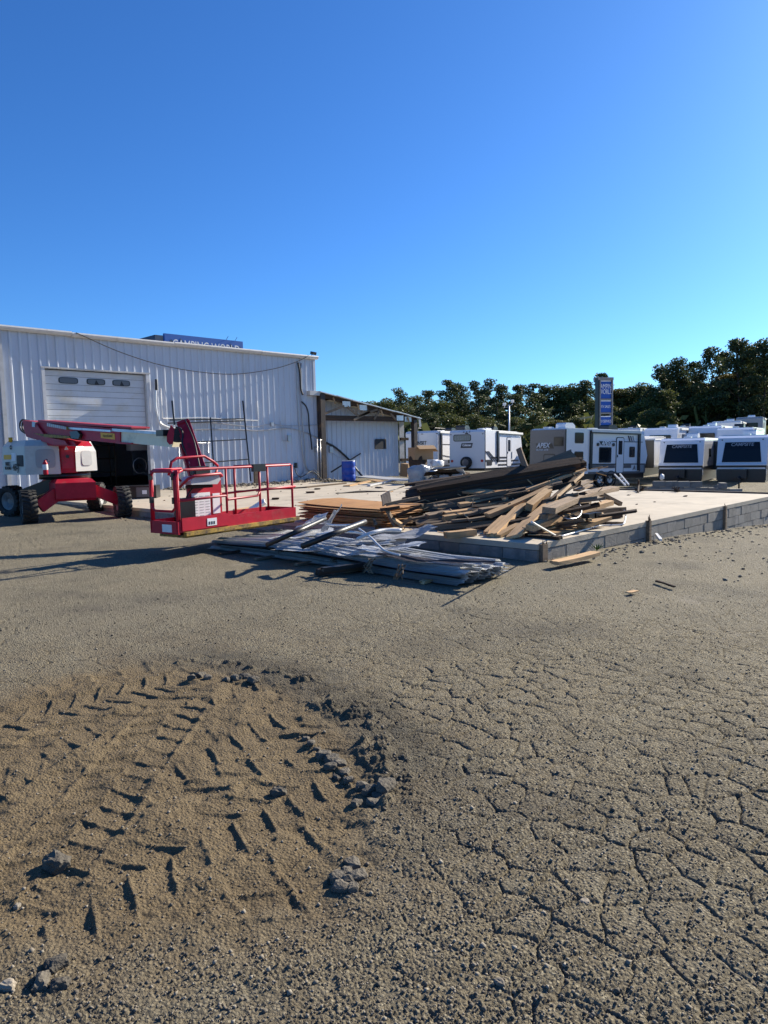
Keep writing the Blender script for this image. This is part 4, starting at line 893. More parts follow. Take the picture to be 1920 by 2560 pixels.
for i, (a, b_, c, d) in enumerate(ends):
    p0 = pp(a, b_, -.22); p1 = pp(c, d, -.05); p1 = p0 + (p1-p0)*1.8
    board(p0, p1, random.choice((.09,.14)), random.choice((.045,.09)), 'wood_new' if i in (0,1,2,4,6,11) else 'wood_old', 'short board with pale sawn end poking from the shaded pile face', 'sawn board ends in the shaded pile face', roll=random.uniform(-.2,.2), jag=.01)
board(atz(1112,1338,SLAB+.05), atz(1185,1330,SLAB+.06), .16, .1, 'wood_new', 'pale board end jutting over the shaded slab edge', jag=.01, jag0=.05)
# right hand tail of the pile, lying lower
def low(a, ha, c, hc, wd, t, m, label, roll=0, jag=.02, **k): return board(atz(*a, SLAB+ha), atz(*c, SLAB+hc), wd, t, m, label, roll=roll, jag=jag, **k)
low((1372,1276),.42,(1537,1221),.38, .20,.09,'wood_old','longest brown board of the low right tail of the pile', .1)
low((1326,1320),.16,(1526,1256),.26, .14,.09,'wood_new','pale board lying parallel below the longest brown tail board', .1)
low((1356,1294),.30,(1408,1270),.34, .13,.08,'wood_old','stub of brown board with broken end in the right tail', .1, .1)
low((1420,1284),.20,(1492,1266),.25, .10,.04,'wood_new','pale lath wedged between two boards of the right tail', 0, .08)
low((1455,1290),.12,(1552,1277),.12, .22,.14,'wood_dark','heavy dark timber with square end at the tail right', 0)
low((1440,1300),.06,(1548,1287),.06, .16,.09,'wood_dark','lower dark timber under the heavy square ended one', 0)
low((1452,1316),.07,(1519,1294),.15, .15,.06,'wood_new','pale short plank propped at the right foot of the pile', .15)
low((1368,1316),.07,(1412,1294),.12, .13,.05,'wood_new','pale board point aimed at the viewer from under the tail', .1, .02)
low((1494,1231),.42,(1551,1260),.12, .09,.08,'wood_dark','dark stick hanging down over the tail right end', 0)
low((1503,1238),.32,(1529,1258),.14, .06,.05,'wood_new','short pale stick beside the dark hanging stick', 0)
low((1318,1336),.03,(1400,1345),.03, .12,.05,'wood_dark','dark board lying flat on the slab at the pile foot', 0, .01)
low((1358,1336),.02,(1456,1318),.02, .3,.03,'wood_new','wide pale plank lying flat under the pile right foot', 0, .05)
low((1500,1306),.03,(1560,1308),.03, .1,.04,'wood_old','flat brown board pointing right at the pile edge', 0, .03)
low((1406,1240),.30,(1478,1232),.30, .13,.05,'wood_old','grey brown slab of wood lying behind the tail boards', .2, .05)
low((1462,1290),.05,(1475,1300),.2, .06,.04,'wood_new','tiny pale offcut standing between tail boards', 0)
low((1446,1214),.5,(1476,1202),.46, .15,.04,'wood_old','grey broken board at the back right shoulder of the pile', .2, .15)
low((1440,1226),.30,(1476,1212),.30, .15,.05,'wood_old','second grey broken board behind the back right shoulder', .1, .12)
for k, q in enumerate(((1470,1296),(1488,1293),(1500,1312))):
    simple('tar_lump', ('dark lump lying on the heavy tail timbers','second dark lump on the tail timber end','green black lump lying on the slab beside the pipe')[k], 'lump', atz(*q, SLAB+(.2 if k < 2 else 0))+Vector((-.09,-.07,0)), atz(*q, SLAB+(.2 if k < 2 else 0))+Vector((.09,.07,.08)), 'rv_black', .03)
P = [atz(1329,1305,.75), atz(1388,1338,SLAB+.03), atz(1400,1341,SLAB+.025), atz(1470,1322,SLAB+.025), atz(1502,1314,SLAB+.02), atz(1548,1312,SLAB+.02), atz(1560,1308,SLAB+.04), atz(1564,1290,SLAB+.12), atz(1561,1276,SLAB+.24)]
tag(B().tube(smooth_path(P, 5), .013, 7).out('bent_conduit', 'white_pvc', None, loc=P[0]), 'pale bent conduit trailing from the pile across the slab edge', 'conduit')
P = [pp(1390,1277,-.5), pp(1410,1294,-.6), pp(1427,1297,-.65), pp(1444,1294,-.65), pp(1453,1282,-.65), pp(1452,1268,-.6), pp(1444,1252,-.5), pp(1438,1243,-.45), pp(1433,1249,-.4), pp(1440,1256,-.35)]
tag(B().tube(smooth_path(P, 5), .012, 7).out('wire_loop', 'conduit', None, loc=P[0]), 'grey wire loop hanging over the right tail boards', 'wire')
# plywood stack
zc = SLAB
for k in range(13):
    a = random.uniform(-.035,.035) if k < 12 else .0; th = random.choice((.012,.016,.018)); gap = random.uniform(.006,.018)
    b = B(); nx, ny = 5, 10; x0 = 8.93+random.uniform(-.05,.06); y0 = 8.75+random.uniform(-.1,.08); Lx, Ly = 1.15, 2.38+random.uniform(-.12,.1)
    cv = random.uniform(0,.05)*(k/12); vs = {}
    for top in (0, 1):
        for i in range(nx+1):
            for j in range(ny+1):
                x = x0+Lx*i/nx; y = y0+Ly*j/ny + (random.uniform(-.03,.03) if j in (0, ny) else 0) + (x-x0)*a; x2 = x - (y-y0)*a
                z = zc + top*th + cv*(j/ny)**3 - .02*(1-i/nx)*k/12 + .015*math.sin(i*.9+k)*(j/ny)
                vs[top,i,j] = b.bm.verts.new((x2, y, max(z, SLAB+.003+top*th)))
    for i in range(nx):
        for j in range(ny):
            b.bm.faces.new((vs[1,i,j], vs[1,i+1,j], vs[1,i+1,j+1], vs[1,i,j+1])); b.bm.faces.new((vs[0,i,j], vs[0,i,j+1], vs[0,i+1,j+1], vs[0,i+1,j]))
    for i in range(nx):
        for j, s in ((0,1),(ny,-1)): b.bm.faces.new((vs[0,i,j], vs[0,i+1,j], vs[1,i+1,j], vs[1,i,j])[::s])
    for j in range(ny):
        for i, s in ((0,-1),(nx,1)): b.bm.faces.new((vs[0,i,j], vs[0,i,j+1], vs[1,i,j+1], vs[1,i,j])[::s])
    o = b.out('plywood_sheet', 'ply', None, loc=(x0+Lx/2, y0+Ly/2, zc))
    tag(o, 'top orange plywood sheet of the stack left of the lumber pile' if k == 12 else 'warped plywood sheet in the stack left of the lumber pile', 'plywood', 'stacked plywood sheets' if k < 12 else None)
    zc += th+gap
board(at(955,1252,12.2), at(975,1240,12.4), .2, .02, 'sheet_dark', 'small dark plate standing on edge at the plywood stack end', upv=(.3,.5,.1), jag=.01, name='plate', cat='plate')
for (a, c, wd, m, lb) in (((962,1262),(1050,1244),.16,'wood_old','brown board bridging the plywood stack and dark planks'),((948,1275),(1000,1268),.12,'wood_dark','dark board on the ragged plywood stack end'),((990,1290),(1060,1262),.12,'wood_dark','dark plank slanting up beside the plywood stack end'),((965,1268),(988,1318),.08,'wood_old','twisted brown strip hanging down the plywood stack end'),((980,1296),(1012,1318),.14,'wood_new','splintered pale piece at the foot of the plywood stack'),((1002,1318),(1030,1290),.1,'wood_old','upright splinter of board beside the plywood stack foot')):
    board(at(*a, 12.35), at(*c, 12.3), wd, .05, m, lb, jag=.08)
# offcuts lying on the slab edge and ground
board(atz(1383,1408,.05), atz(1492,1382,.06), .16, .05, 'wood_new', 'pale broken plank lying on the ground by the slab corner', jag=.08)
board(atz(1690,1373,-.14), atz(1728,1377,-.16), .08, .03, 'wood_new', 'small pale wood scrap on the ground by the slab face', jag=.04)
board(atz(1640,1335,0), atz(1652,1350,-.05), .05, .04, 'white_pvc', 'short white pipe end at the foot of the slab face', name='pipe_end', cat='pipe')
board(atz(937,1302,SLAB+.2), atz(944,1330,.1), .12, .05, 'wood_old', 'splintered board stub standing at the shaded slab edge', upv=(1,0,0), jag=.12)
board(atz(1765,1372,-.2), atz(1800,1377,-.2), .05, .02, 'wood_dark', 'thin dark stick lying on the far right asphalt', jag=.02)
board(atz(1640,1452,-.02), atz(1685,1466,-.02), .03, .02, 'wood_dark', 'dark twig lying on the asphalt right of the sheets', jag=.02)
board(atz(1568,1482,0), atz(1592,1476,0), .07, .012, 'wood_new', 'pale flake of wood on the open asphalt', jag=.03)
# ---------------------------------------------------------------- corrugated sheets in front
def corr(L_, W_, fz, ribs=4, rh=.03, nl=14, jag=.0):
    """sheet along +y, across x; fz(u, v) lifts it (u across 0..1, v along 0..1)"""
    b = B(); us = []
    for k in range(ribs):
        c = (k+.5)/ribs; p = .5/ribs
        us += [(c-p, 0), (c-.36*p*1.1, 0), (c-.2*p, rh), (c+.2*p, rh), (c+.36*p*1.1, 0)]
    us.append((1, 0)); g = []
    for j in range(nl+1):
        v = j/nl; g.append([b.bm.verts.new((u*W_, v*L_ + (random.uniform(-jag, jag) if j in (0, nl) else 0), h + fz(u, v))) for u, h in us])
    for a, c in zip(g, g[1:]):
        for k in range(len(us)-1): b.bm.faces.new((a[k], a[k+1], c[k+1], c[k]))
    bm = b.bm; ret = bmesh.ops.solidify(bm, geom=bm.faces[:], thickness=.002); return b
def place_sheet(b, name, m, loc, rz, label, group=None, cat='metal sheet'):
    o = b.out(name, m, None); o.location = loc; o.rotation_euler = (0, 0, rz); return tag(o, label, cat, group)
for k in range(8):
    ph = random.uniform(0, 6); Lk = 5.3 + random.uniform(-.25,.2)
    f = lambda u, v, k=k, ph=ph: .03 + .022*k + .06*math.sin(math.pi*min(1, max(0, v-.15)/.85))*(k/8+.25) + .012*math.sin(9*v+ph)*(k/8) + .015*math.sin(5*u+ph)*v
    o = place_sheet(corr(Lk, .93, f, jag=.03), 'corrugated_sheet', ('galv','sheet_white','galv','sheet_dark','galv','sheet_white','galv','galv')[k], (6.46+random.uniform(-.05,.06), 5.12+random.uniform(-.09,.1), G(6.9,6)), random.uniform(-.012,.012), 'uppermost long corrugated sheet of the stack on the asphalt' if k == 7 else 'long corrugated sheet in the flat stack on the asphalt', None if k == 7 else 'stacked corrugated sheets on the asphalt')
for k, (y, m) in enumerate(((5.6,'wood_new'),(6.9,'wood_old'),(7.9,'wood_old'),(8.8,'wood_old'),(9.7,'wood_dark'))): board((6.3-.05*k, y, .02), (7.6, y+.1, .02), .08, .035, m, 'batten crosswise under the corrugated stack', 'battens under the corrugated stack', jag=.05)
for k, (px, py) in enumerate(((632+70,1368),(838,1387),(925,1408),(1000,1424))):
    p = atz(px+5, py, .16); b = B()
    for q in range(9): b.tube([p+Vector((random.uniform(-.03,.03),random.uniform(-.05,.05),.06)), p+Vector((-.04+random.uniform(-.05,.03),random.uniform(-.07,.07),-.03)), p+Vector((-.06,random.uniform(-.1,.1),-.12))], .008, 4)
    tag(b.out('bark_tuft', 'wood_old', None, loc=p), 'ragged brown splinter tuft clinging to the sheet stack side', 'splinter', 'brown tufts on the sheet stack side')
# crumpled sheets thrown on top
def crumple(p, L_, W_, rz, lift_, m, label, bend=.25, ribs=2, tilt=0):
    ph = random.uniform(0, 6)
    f = lambda u, v: lift_*(v**2) + bend*.2*math.sin(3.1*v+ph)*u + .022*math.sin(7*v+ph*2) + .012*math.sin(15*v+ph*3+4*u) + tilt*u
    return place_sheet(corr(L_, W_, f, ribs=ribs, rh=.018, nl=16, jag=.06), 'bent_sheet', m, p, rz, label)
crumple(atz(585,1354,.14), 1.4, .55, R(-62), .05, 'sheet_white', 'dull bent sheet under the right end of the red basket', .2)
crumple(atz(700,1366,.22), 1.7, .45, R(-140), .06, 'galv', 'shiny bent sheet lying under the two black pipes', .15)
crumple(atz(790,1358,.24), 1.3, .5, R(-128), .08, 'sheet_white', 'pale folded sheet in the middle of the sheet heap', .25)
crumple(atz(905,1366,.26), .95, .5, R(-150), .08, 'galv', 'mirror bright sheet at the right end of the sheet heap', .1, 1)
crumple(atz(900,1346,.32), 1.1, .34, R(-110), .12, 'sheet_white', 'pale curled sheet reaching right above the mirror sheet', .2, 1)
crumple(atz(660,1348,.24), 1.2, .5, R(-95), .08, 'galv', 'dented sheet beside the red basket corner', .3)
crumple(atz(735,1322,.35), .55, .4, R(-60), .05, 'galv', 'small boxy folded sheet at the basket right end', .5, 1, .15)
crumple(atz(800,1334,.30), .3, .25, R(-80), .15, 'sheet_white', 'small white torn sheet standing up behind the black pipe', .3, 1, .3)
crumple(atz(960,1385,.24), 1.7, .25, R(-172), .02, 'sheet_dark', 'dark red trim strip along the back of the sheet stack', .05, 1)
crumple(atz(860,1380,.22), 1.2, .3, R(-160), .05, 'galv', 'narrow bent sheet sloping to the front of the heap', .2, 1)
def stick(name, label, P, r, m, cat, n=8, sm=5): P = smooth_path(P, sm); return tag(B().tube(P, r, n).out(name, m, None, loc=P[0]), label, cat)
stick('black_pipe', 'left black pipe lying across the sheet heap', [atz(668,1362,.30), at(740,1330,9.9), at(812,1297,10.9)], .036, 'black_steel', 'pipe')
stick('black_pipe', 'right black pipe lying across the sheet heap', [atz(755,1366,.32), at(840,1332,9.7), at(912,1305,10.6)], .042, 'black_steel', 'pipe')
stick('bent_strip', 'serrated pale strip curving over the sheet heap', [atz(893,1348,.42), at(930,1332,9.6), at(965,1325,9.8), at(1002,1326,9.9)], .026, 'sheet_white', 'metal strip')
stick('bent_strip', 'thin curved metal strip lying over the heap top', [at(790,1337,10.3), at(840,1330,10.4), at(890,1331,10.3), at(915,1338,10.2)], .018, 'galv', 'metal strip')
stick('bent_strip', 'long curved white strip sweeping down the heap front', [at(897,1322,9.9), at(925,1342,9.5), at(945,1362,9.2), at(965,1378,9.0), at(1000,1388,8.9)], .014, 'sheet_white', 'metal strip')
stick('bent_strip', 'thin straight strip behind the left black pipe', [at(803,1305,10.9), at(830,1313,10.6), at(885,1312,10.5)], .014, 'galv', 'metal strip')
board(atz(783,1433,.05), atz(930,1412,.07), .12, .07, 'wood_dark', 'dark timber with pale broken end poking out from the sheet stack', jag=.02, jag0=.1)
board(atz(802,1424,.12), atz(925,1408,.12), .08, .05, 'black_steel', 'black bar lying along the dark timber by the sheet stack', jag=.05, name='steel_bar', cat='bar')
board(atz(645,1378,.04), atz(712,1368,.05), .1, .06, 'wood_old', 'brown timber stub under the left part of the sheet stack', jag=.06)

# splinters and laths caught all over the pile
b = B()
for k in range(110):
    px = random.uniform(960, 1530); yr = 1215-(px-1000)*.13; py = random.uniform(max(yr, 1150)+8, 1338-max(0, px-1400)*.28); p = pp(px, py, -random.uniform(.05,.35)); d = Vector((random.uniform(-1,1), random.uniform(-1,1), random.uniform(-.35,.35))).normalized()
    b.beam(p, p+d*random.uniform(.08,.3), random.uniform(.01,.025), random.uniform(.006,.015), (random.uniform(-1,1), random.uniform(-1,1), 1))
tag(b.out('wood_splinters', 'wood_new', None), 'splinters and thin laths caught all over the lumber pile', 'splinters', kind='stuff')
# ---------------------------------------------------------------- debris heap, barrel and small things
def stuffbox(name, label, cat, px, py, z, dims, m, rz=0, tilt=0, bevel=.01, dep=None):
    p = at(px, py, dep) if dep else atz(px, py, z)
    o = B().box((0,0,dims[2]/2), dims).out(name, m, None, bevel=bevel); o.location = p; o.rotation_euler = (tilt, 0, rz); return tag(o, label, cat)
bp_ = atz(872, 1203, SLAB)
o = thing('blue_barrel', 'blue plastic drum standing near the shed wall', 'barrel', bp_)
BR = .295
B().lathe([(0,0),(BR-.03,0),(BR,.03),(BR,.26),(BR-.012,.28),(BR-.012,.31),(BR,.33),(BR,.56),(BR-.012,.58),(BR-.012,.61),(BR,.63),(BR,.84),(BR-.02,.88),(BR-.05,.885),(BR-.05,.865),(0,.865)], (0,0,0), n=32).out('drum', 'barrel_blue', o)
B().lathe([(BR-.03,.87),(BR+.004,.875),(BR+.004,.895),(BR-.03,.9)], (0,0,0), n=32).out('rim', 'rv_white', o)
B().cyl((.12,.0,.86), (.12,0,.90), .03, 12).out('bung', 'rv_black', o); B().cyl((-.12,0,.86), (-.12,0,.9), .03, 12).out('bung', 'rv_black', o)
# carton and waste heap by the shed's right post
o = thing('cardboard_carton', 'open cardboard carton on top of the waste heap', 'carton', at(1052,1149,29.2))
B().box((0,0,.25), (.85,.6,.5)).out('carton_body', 'cardboard', o, bevel=.01); B().box((.05,-.42,.5), (.8,.3,.015), Euler((.5,0,0)).to_matrix()).out('flap', 'cardboard', o); B().box((.56,0,.42), (.3,.55,.015), Euler((0,.7,0)).to_matrix()).out('flap', 'cardboard', o)
o.rotation_euler = (0,0,R(-20))
stuffbox('cardboard_carton', 'crushed brown carton low against the shed wall', 'carton', 1015, 1191, SLAB, (.55,.4,.62), 'cardboard', .3, .1)
def lumpy(name, label, cat, p, dims, m, seed, amp=.3, sub=3):
    bm = bmesh.new(); bmesh.ops.create_icosphere(bm, subdivisions=sub, radius=1); r_ = random.Random(seed); ph = [r_.uniform(0, 6) for _ in range(9)]
    for v in bm.verts:
        n = v.co.normalized(); f = 1 + amp*(math.sin(3*n.x+ph[0])*math.sin(3.5*n.y+ph[1]) + .6*math.sin(7*n.z+ph[2])*math.sin(6*n.x+ph[3]) + .4*math.sin(13*n.y+ph[4])*math.sin(11*n.z+ph[5]))
        n = Vector([math.copysign(abs(c)**.6, c) for c in n]); v.co = Vector((n.x*dims[0]/2, n.y*dims[1]/2, n.z*dims[2]/2))*f; v.co.z += dims[2]*.4
    b = B(); b.bm.free(); b.bm = bm; o = b.out(name, m, None, smooth=sub > 2); o.location = p; return tag(o, label, cat)
lumpy('plastic_bale', 'bulging bale wrapped in clear plastic under the open carton', 'bale', atz(1050,1212,SLAB-.05), (.85,.7,.85), 'plastic_wrap', 3, .13)
lumpy('plastic_bale', 'whitish plastic sack heaped right of the wrapped bale', 'bale', atz(1075,1206,.15), (.7,.6,.7), 'plastic_wrap', 5, .2)
lumpy('white_bag', 'small white plastic bag on the waste heap top', 'bag', at(1092,1166,29.0), (.5,.4,.3), 'rv_rear', 8, .3)
lumpy('white_bag', 'grey torn bag low in the middle of the waste heap', 'bag', atz(1110,1205,.25), (.7,.5,.5), 'plastic_wrap', 9, .3)
tag(B().lathe([(0,-.02),(.30,-.02),(.34,.05),(.34,.5),(.3,.56),(0,.56)], (0,0,0), (.3,-.9,.1), 20).out('round_drum', 'wood_dark', None, loc=None), 'tipped brown drum beside the wrapped bale', 'drum').location = at(1030,1157,29.3)
tag(B().lathe([(.16,-.09),(.28,-.1),(.32,0),(.28,.1),(.16,.09),(.16,-.09)], (0,0,.1), (0,0,1), 24).out('old_tyre', 'rubber', None), 'old tyre lying flat at the foot of the waste heap', 'tyre').location = atz(1052,1219,SLAB)
slabs = [((1078,1173),(1160,1168),.6,.05,'rv_midgrey','dark panel laid across the top of the waste heap'),((1070,1198),(1112,1217),.5,.04,'gutter','grey panel leaning down the heap front'),((1090,1180),(1150,1182),.5,.1,'wood_dark','dark layered board in the heap middle'),((1098,1190),(1160,1187),.5,.1,'vent_grey','grey layered board in the heap middle'),((1130,1205),(1168,1180),.35,.03,'cardboard','torn tan board end at the heap right'),((1148,1172),(1162,1196),.3,.02,'sheet_white','white cracked panel upright at the heap right'),((1120,1172),(1150,1167),.3,.05,'trim_white','pale trim on the heap top'),((1170,1200),(1200,1190),.4,.3,'rubble','pale block of rubble right of the waste heap'),((1110,1212),(1150,1203),.4,.04,'cardboard','flattened tan carton at the heap foot')]
for i, (a, c, wd, t_, m_, lb) in enumerate(slabs):
    board(at(*a, 26.5+.15*(i % 4)), at(*c, 26.8+.15*(i % 3)), wd, t_, m_, lb, roll=random.uniform(-.3,.3), jag=.06, name='scrap_slab', cat='panel')
for k in range(22):
    a = (random.uniform(1065,1165), random.uniform(1178,1216)); p = at(*a, 27.2+random.uniform(-.2,.4)); q = p + Vector((random.uniform(-.7,.7), random.uniform(-.7,.7), random.uniform(-.2,.25)))
    board(p, q, random.uniform(.08,.3), .03, random.choice(('wood_dark','sheet_dark','vent_grey','wood_old','trim_white','rv_black')), 'scrap piece jumbled in the waste heap by the shed', 'scrap pieces of the waste heap', roll=random.uniform(-1,1), jag=.06, name='scrap_piece', cat='scrap')
# flat litter on the slab
L1 = lambda a, c, wd, t_, m_, lb, **k: board(atz(*a, SLAB+t_/2+.004), atz(*c, SLAB+t_/2+.004+k.pop('rise', 0)), wd, t_, m_, lb, **k)
L1((905,1190),(1025,1201), .9,.03,'sheet_white','large pale sheet lying flat in front of the shed', jag=.1, name='flat_sheet', cat='panel', rise=.12)
L1((895,1187),(990,1200), .35,.03,'trim_white','pale narrow sheet beside the large flat one by the shed', jag=.1, name='flat_sheet', cat='panel', rise=.05)
L1((922,1214),(1025,1198), .12,.06,'trim_white','long pale pole lying across the slab before the shed', jag=.01)
L1((866,1215),(935,1200), .25,.04,'wood_new','pale perforated strip lying on the slab by the barrel', jag=.06)
L1((930,1200),(955,1206), .35,.05,'wood_new','pale wood scrap near the perforated strip', jag=.1)
L1((765,1218),(865,1208), .07,.05,'wood_old','rusty brown rail lying along the slab joint', jag=.02)
L1((590,1228),(765,1218), .07,.05,'wood_old','second rusty rail continuing left along the slab joint', jag=.02)
L1((766,1231),(786,1230), .18,.05,'wood_dark','dark chip lying alone on the open slab', jag=.06)
L1((786,1222),(800,1222), .14,.04,'wood_dark','smaller dark chip behind the lone dark chip', jag=.05)
L1((678,1247),(698,1246), .14,.05,'wood_dark','dark chip seen between the basket posts', jag=.06)
L1((940,1218),(955,1219), .12,.04,'sheet_dark','dark scrap near the shed pole', jag=.05)
L1((840,1233),(960,1228), .04,.02,'wood_dark','thin dark rod lying across the open slab', jag=.02)
board(atz(624,1277,SLAB+.03), atz(664,1252,SLAB+.25), .34, .06, 'white_pvc', 'bright white foam slab leaning behind the basket', roll=.2, jag=.03, name='foam_slab', cat='panel')
board(atz(590,1276,SLAB+.02), atz(640,1268,SLAB+.04), .3, .04, 'wood_new', 'tan board lying beside the white foam slab', jag=.08)
P = smooth_path([atz(842,1233,SLAB+.02), atz(900,1228,SLAB+.02), atz(960,1228,SLAB+.02), atz(990,1222,SLAB+.03), atz(1012,1215,SLAB+.1)])
tag(B().tube(P, .018, 6).out('power_cable', 'cable', None, loc=P[0]), 'black cord trailing over the slab to the lumber pile', 'cord')
# speaker-like cabinet and rubble under the door
o = thing('black_cabinet', 'black flight case lying at the doorway edge beside the tyre', 'case', atz(352,1245,SLAB))
B().box((0,0,.2), (1.1,.6,.4)).out('case_body', 'rv_black', o, bevel=.02); B().box((.2,-.31,.2), (.5,.02,.3)).out('front_panel', 'rv_grey', o); B().box((.2,-.325,.2), (.14,.01,.12)).out('badge', 'print_white', o)
o.rotation_euler = (0,0,R(-40))
tag(B().cyl((-.2,0,.16), (.2,0,.16), .16, 18).out('pipe_stub', 'rubble', None), 'grey pipe stub beside the right front tyre', 'pipe').location = atz(338,1251,SLAB-.1)
def scatter(name, label, cat, spots, rmin, rmax, m, flat=.6):
    b = B()
    for x, y, z in spots:
        r = random.uniform(rmin, rmax)*random.choice((.5,.7,1,1,1.3)); Rm = Euler((random.uniform(-.5,.5), random.uniform(-.5,.5), random.uniform(0,6))).to_matrix()
        ret = bmesh.ops.create_icosphere(b.bm, subdivisions=1, radius=r)
        for v in ret['verts']: v.co = Vector((x, y, z+r*flat*.4)) + Rm @ Vector((v.co.x*random.uniform(.7,1.4), v.co.y*random.uniform(.6,1.2), v.co.z*flat))
    o = b.out(name, m, None); return tag(o, label, cat, kind='stuff')
sp = [(random.uniform(13.5,21.3), WY-random.uniform(.1,1.5)**1.0, SLAB) for _ in range(420)]
scatter('rubble', 'strip of broken rubble along the foot of the white wall', 'rubble', sp, .03, .1, 'rubble')
sp = [(random.uniform(13.5,20.5), random.uniform(WY-3.0, WY-1), SLAB) for _ in range(160)] + [(random.uniform(9.6,19.5), random.uniform(7,24), SLAB) for _ in range(120)]
scatter('wood_chips', 'small wood and dirt chips strewn over the slab', 'chips', sp, .015, .05, 'wood_old', .4)
sp = []
for _ in range(420):
    x = random.uniform(8.7, 20); y = SY0-.05-abs(random.gauss(0,.28)); sp.append((x, y, G(x, y)))
for _ in range(260):
    y = random.uniform(6, 18); x = SX0-.03-abs(random.gauss(0,.25)); sp.append((x, y, G(x, y)))
scatter('footing_rubble', 'crumbs of mortar and stone along the foot of the slab', 'rubble', sp, .008, .035, 'rubble')
sp = []
for _ in range(260):
    x, y = random.uniform(9, 17), 0; y = random.uniform(1.5, 5.2); sp.append((x, y, G(x, y)))
scatter('pale_chips', 'pale stone and wood chips scattered over the right asphalt', 'chips', sp, .008, .028, 'rubble', .5)
# low wall of loose blocks behind the slab
lw = thing('block_wall', 'low stub wall of grey concrete blocks behind the slab', 'wall', atz(1720,1228,-.1))
w0 = atz(1632,1231,-.14); w1 = atz(1790,1233,-.2); wd_ = (w1-w0).normalized(); wa = math.atan2(wd_.y, wd_.x); nb = int((w1-w0).length/.41)
for c in range(2):
    for k in range(nb + (1 if c == 0 else -1)):
        p = w0 + wd_*(.41*(k + (.5 if c else 0))); p.z = w0.z + .1 + .2*c - .012*k; block(p.x, p.y, p.z, wa, lw)
e0 = atz(1806,1236,-.2); eb = thing('block_stack', 'three loose concrete blocks stacked right of the stub wall', 'block stack', e0)
block(e0.x, e0.y, e0.z+.1, wa, eb); p = e0+wd_*.41; block(p.x, p.y, p.z+.1, wa, eb); block(e0.x, e0.y, e0.z+.3, wa+1.5, eb)
lumpy('white_stone', 'small white stone on the stub wall left end', 'stone', at(1655,1198,22.6), (.14,.12,.18), 'rv_rear', 4, .2, 2)
lumpy('pink_rubble', 'pinkish broken block between the stub wall and block stack', 'rubble', atz(1793,1231,-.18), (.24,.2,.3), 'rubble', 6, .2, 2)
P = smooth_path([atz(1595,1232,SLAB), at(1596,1215,20.6), at(1597,1200,20.6)]); tag(B().tube(P, .03, 6).out('thin_stake', 'wood_dark', None, loc=P[0]), 'thin dark stake standing behind the slab edge', 'stake')
for k, q in enumerate(((1600,1228),(1692,1230))): 
    p = atz(*q, SLAB); b = B()
    for j in range(12): b.tube([p, p+Vector((random.uniform(-.2,.2), random.uniform(-.2,.2), random.uniform(.02,.16)))], .012, 4)
    tag(b.out('dry_weed', 'wood_dark', None, loc=p), ('dry weed clump at the foot of the thin stake','dry weed clump before the stub wall')[k], 'weed')
p = atz(1492,1376,.02); b = B()
for j in range(26):
    a = random.uniform(0, 6.3); l = random.uniform(.06,.17); d = Vector((math.cos(a), math.sin(a), random.uniform(.6,1.6))).normalized()
    s_ = Vector((-math.sin(a), math.cos(a), 0))*.008; b.face([p-s_, p+s_, p+d*l*.6+s_+Vector((0,0,.01)), p+d*l, p+d*l*.6-s_])
tag(b.out('green_weed', 'weed', None, loc=p), 'small green weed growing at the slab corner', 'weed')
# ---------------------------------------------------------------- travel trailers
def trailer(name, label, corner, az, L_, Wd=2.44, z0=None, kind='rear', H0=.62, H1=2.95, sidem='rv_white', endm='rv_rear', group='travel trailers parked in the lot', tilt=(0,0), wheels=True, side=+1):
    """local frame: x = along the side away from the visible end, y = to the left (away from the visible side), z up; origin at the near bottom corner on the ground"""
    a = HEAD - az                                         # math angle of the long axis
    o = thing(name, label, 'trailer', corner, a, group, tilt)
    body = B()
    if kind == 'rear': prof = [(0,H0),(L_-.7,H0),(L_-.15,H0+.5),(L_,H0+1.0),(L_-.35,H1-.25),(L_-.9,H1),(.12,H1),(.0,H1-.12)]
    else: prof = [(.1,H0),(L_,H0),(L_,H1),(.85,H1),(.5,H1-.12),(.28,H1-.75),(.10,H1-1.45),(.0,H0+.6),(.02,H0+.2)]
    body.prism(prof, lambda u, v, d: Vector((u, d, v)), 0, Wd)
    bd_ = body.out('body', sidem, o, bevel=.05, seg=2)
    B().b2((.15 if kind == 'rear' else .9, .1, H1), (L_-(.9 if kind == 'rear' else .1), Wd-.1, H1+.03)).out('roof_membrane', 'rv_roof', bd_)
    B().b2((.1, .06, .38), (L_-.2, Wd-.06, H0)).out('underframe', 'rv_black', o)
    if wheels:
        for k in range(2):
            xc = L_*.42+.86*k; wl = B().lathe([(.05,-.02),(.06,-.03),(.2,-.015),(.225,-.03),(.225,.12)], (xc, .1, .35), (0,1,0), 22).out('wheel', 'galv', o)
            B().lathe([(.222,-.03),(.26,-.045),(.33,-.04),(.35,0),(.35,.14),(.33,.18),(.2,.18)], (xc, .1, .35), (0,1,0), 26).out('tyre', 'rubber', wl)
            b = B()
            for j in range(6): t = j*math.pi/3; b.beam((xc+.06*math.cos(t), .07, .35+.06*math.sin(t)), (xc+.2*math.cos(t), .085, .35+.2*math.sin(t)), .03, .05, (0,1,0))
            b.out('spokes', 'galv', wl)
            b = B(); b.lathe([(.40,-.02),(.46,-.02),(.46,.05),(.40,.05)], (xc, -.0, .36), (0,1,0), 30).out('wheel_arch', 'rv_black', o)
    return o
